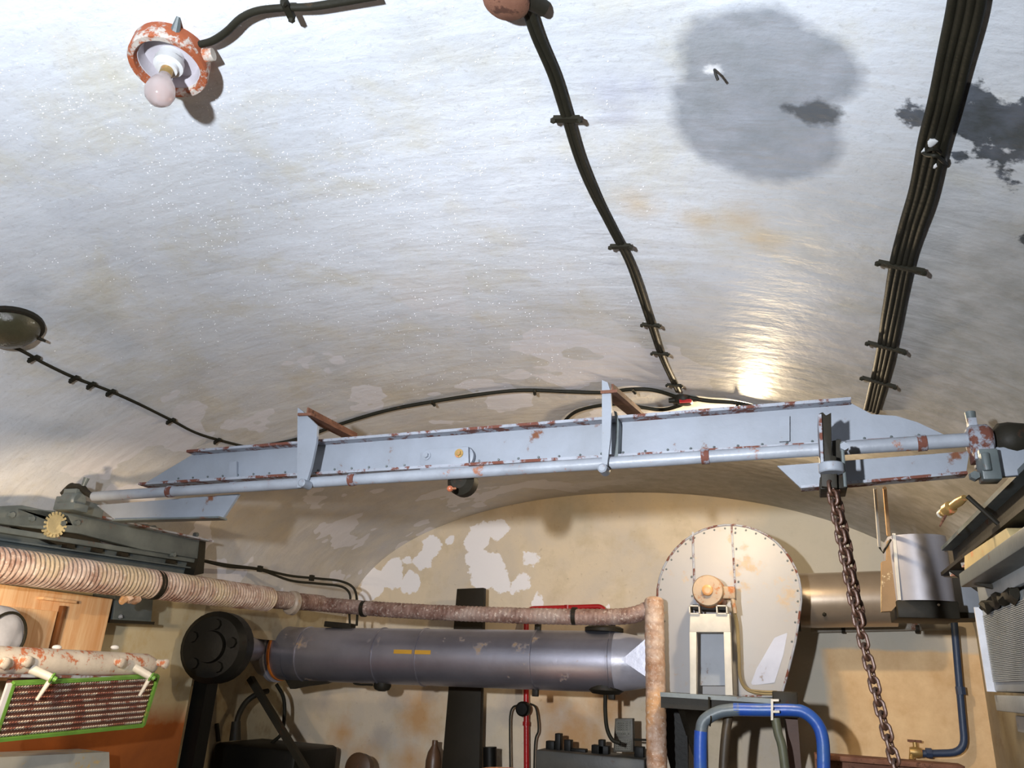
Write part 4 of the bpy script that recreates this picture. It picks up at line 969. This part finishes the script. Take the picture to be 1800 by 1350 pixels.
RA.part('fin_core', ga, metal('fin_metal', srgb(222, 206, 190), rust=(.22, .08, .055), amount=.72, rough=.45, metallic=.2, scale=14), label='rusty slanted fins')
for s0, s1 in ((GP(0, 0), GP(1, 0)), (GP(1, 0), GP(1, 1)), (GP(1, 1), GP(0, 1)), (GP(0, 1), GP(0, 0))):
    RA.part('frame_bar', MB().bar(s0 + nrm * .004, s1 + nrm * .004, .012, .016, up=nrm), GREENP, label='green painted frame bar')
RA.part('side_panel', MB().prism([GP(-.035, 0), GP(-.01, 0), GP(-.01, 1), GP(-.035, 1)], nrm * .01), WHT, label='white side panel')
for x0, y0, x1, y1 in ((55, 1176, 92, 1192), (236, 1173, 266, 1190)):
    p0, p1 = Pg(x0, y0, XG - .01), Pg(x1, y1, XG + .05)
    a_ = RA.part('clamp_arm', MB().cyl(p0, p1, .017, .014, 14), IVORY)
    dq = (p1 - p0).normalized(); RA.part('green_nut', MB().lathe(p1 - dq * .004, dq, [(0, .019), (.006, .019), (.008, .010), (.020, .009)], 10), GREENP, parent=a_, label='bright green nut')
    RA.part('clamp_tail', MB().cyl(p1 + V((-.01, 0, -.01)), p1 + V((-.015, -.03, -.075)), .009, .006, 10), IVORY, parent=a_)
RA.done()
solo('pale_crate', MB().prism([W(x, y, X=-2.95) for x, y in ((-60, 1334), (192, 1322), (194, 1420), (-60, 1430))], (-.18, 0, 0)), metal('pale_stained', srgb(196, 196, 188), rust=srgb(190, 160, 90), amount=.45, rough=.7, scale=6), 'pale stained crate top at the bottom left below the radiator', 'crate')

# ================================================================== END WALL LOWER CLUTTER
PL = Thing('black_plank', 'tall black plank standing behind the duct against the end wall', 'plank')
a, b_, c, d = [W(x, y, Y=4.98) for x, y in ((803, 1035), (850, 1033), (841, 1400), (772, 1400))]
k_ = lambda p, q: p + (q - p) * ((p.z - .001) / (p.z - q.z))
PL.part('board', MB().prism([a, b_, k_(b_, c), k_(a, d)], (0, .05, 0)), PLY, bevel=.003); PL.done()
RP = Thing('red_pipe', 'bright red vertical pipe behind the duct with a bent top branch', 'pipe')
YP2 = 5.12
RP.part('riser', MB().tube([W(925, 1092, Y=YP2), W(925, 1210, Y=YP2), W(926, 1420, Y=YP2)], .018, 14), RED)
RP.part('branch', MB().tube(corner([W(925, 1098, Y=YP2), W(928, 1070, Y=YP2), W(1000, 1068, Y=YP2), W(1060, 1066, Y=YP2), W(1068, 1090, Y=YP2)], .06), .017, 14), RED)
for x, y in ((925, 1272), (925, 1240), (998, 1067)): RP.part('union', MB().lathe(W(x, y, Y=YP2) - V((0, 0, .012)), (0, 0, 1), [(0, .024), (.024, .024)], 10), RED)
RP.done()
EB = Thing('junction_box', 'black round junction box on the red pipe with two drooping wires', 'junction box')
p = W(921, 1246, Y=YP2 - .03); EB.part('box_body', MB().lathe(p, (0, -1, 0), [(-.01, .045), (.035, .045), (.045, .035), (.046, .01)], 22), BLACK)
EB.part('wire', MB().tube(spline([W(910, 1240, Y=YP2 - .03), W(902, 1243, Y=YP2 - .03), W(897, 1255, Y=YP2 - .03), W(896, 1290, Y=YP2 - .03), W(898, 1420, Y=YP2 - .03)], 8), .006, 8), CABLE)
EB.part('wire', MB().tube(spline([W(932, 1237, Y=YP2 - .03), W(941, 1243, Y=YP2 - .03), W(945, 1262, Y=YP2 - .03), W(946, 1285, Y=YP2 - .03), W(940, 1310, Y=YP2 - .03), W(938, 1420, Y=YP2 - .03)], 8), .006, 8), CABLE)
EB.done()
# engine bench
YBn = 4.75
EN = Thing('engine_block', 'long dark grey engine block top at the bottom centre edge', 'engine')
e0, e1 = W(942, 1330, Y=YBn), W(1134, 1330, Y=YBn); zt2 = W(1040, 1326, Y=YBn).z
EN.part('rocker_cover', MB().box(((e0.x + e1.x) / 2, YBn + .12, zt2 - .07), (e1.x - e0.x, .26, .14)), metal('engine_grey', (.06, .06, .055), amount=.3, rough=.5), bevel=.012)
EN.part('crankcase', MB().box(((e0.x + e1.x) / 2, YBn + .12, (zt2 - .14) / 2), (e1.x - e0.x - .04, .3, zt2 - .15)), BLACK, bevel=.01)
for x0, x1, y0 in ((960, 975, 1305), (976, 986, 1292), (992, 1004, 1303), (1004, 1030, 1318), (1040, 1070, 1312), (1052, 1062, 1303), (1115, 1132, 1315)):
    q0, q1 = W(x0, y0, Y=YBn + .1), W(x1, y0, Y=YBn + .1)
    EN.part('injector', MB().box(((q0.x + q1.x) / 2, YBn + .12, (q0.z + zt2) / 2), (q1.x - q0.x, .06, q0.z - zt2 + .02)), BLACK, bevel=.005)
EN.done()
MG = Thing('air_filter', 'small grey mesh air filter box standing upright on the engine block', 'filter')
q = [W(x, y, Y=YBn + .05) for x, y in ((1081, 1263), (1112, 1263), (1113, 1322), (1078, 1322))]
MG.part('frame', MB().prism(q, (0, .06, 0)), metal('filter_frame', (.10, .09, .07), amount=.2, rough=.5), bevel=.003)
m_ = MB(); y_ = YBn + .045
for (va, vb) in ((.08, .52), (.62, .93)):
    for i in range(9):
        u = .12 + .76 * i / 8; m_.bar(lerp(lerp(q[0], q[1], u), lerp(q[3], q[2], u), va) + V((0, -.004, 0)), lerp(lerp(q[0], q[1], u), lerp(q[3], q[2], u), vb) + V((0, -.004, 0)), .0045, .004, up=(0, 1, 0))
    for j in range(int(12 * (vb - va) * 1.7)):
        v = va + (vb - va) * j / (int(12 * (vb - va) * 1.7) - 1); m_.bar(lerp(lerp(q[0], q[3], v), lerp(q[1], q[2], v), .12) + V((0, -.004, 0)), lerp(lerp(q[0], q[3], v), lerp(q[1], q[2], v), .88) + V((0, -.004, 0)), .0045, .004, up=(0, 1, 0))
MG.part('wire_mesh', m_, MGREY); MG.done()
solo('thin_rod', MB().cyl(W(1112, 1300, Y=YBn + .1), W(1150, 1301, Y=YBn + .1), .006, seg=8), DARK, 'thin dark rod from the mesh filter to the wrapped riser', 'rod')
solo('exhaust_stack', MB().cyl(W(862, 1420, Y=4.9), W(861, 1313, Y=4.9), .038, .042, 16), BLACK, 'short black stack just right of the tall plank', 'stack')
solo('oil_bottle', MB().lathe(W(757, 1400, Y=4.95), (0, 0, 1), [(0, .05), (.20, .05), (.25, .04), (.29, .018), (.32, .018)], 18), metal('brown_bottle', (.12, .06, .03), amount=.3, rough=.4), 'brown bottle shape left of the tall black plank at bottom edge', 'bottle')
p = W(632, 1350, Y=4.85); solo('hand_wheel', MB().lathe(p, (0, -1, .1), [(-.03, .085), (.03, .09), (.04, .07), (.045, .02)], 28), metal('wheel_brown', (.09, .045, .02), amount=.4, rough=.5), 'brown round cap at bottom edge below the duct', 'wheel')
p0 = W(890, 1374, Y=3.9); solo('orange_hood', MB().lathe(p0 - V((0, 0, .06)), (0, 0, 1), [(0, .30), (.06, .295), (.085, .24), (.11, .12), (.113, .01)], 40), metal('hood_paint', srgb(216, 150, 110), rust=(.5, .04, .05), amount=.5, rough=.5, scale=10), 'orange red domed hood just showing at the bottom centre edge', 'hood')
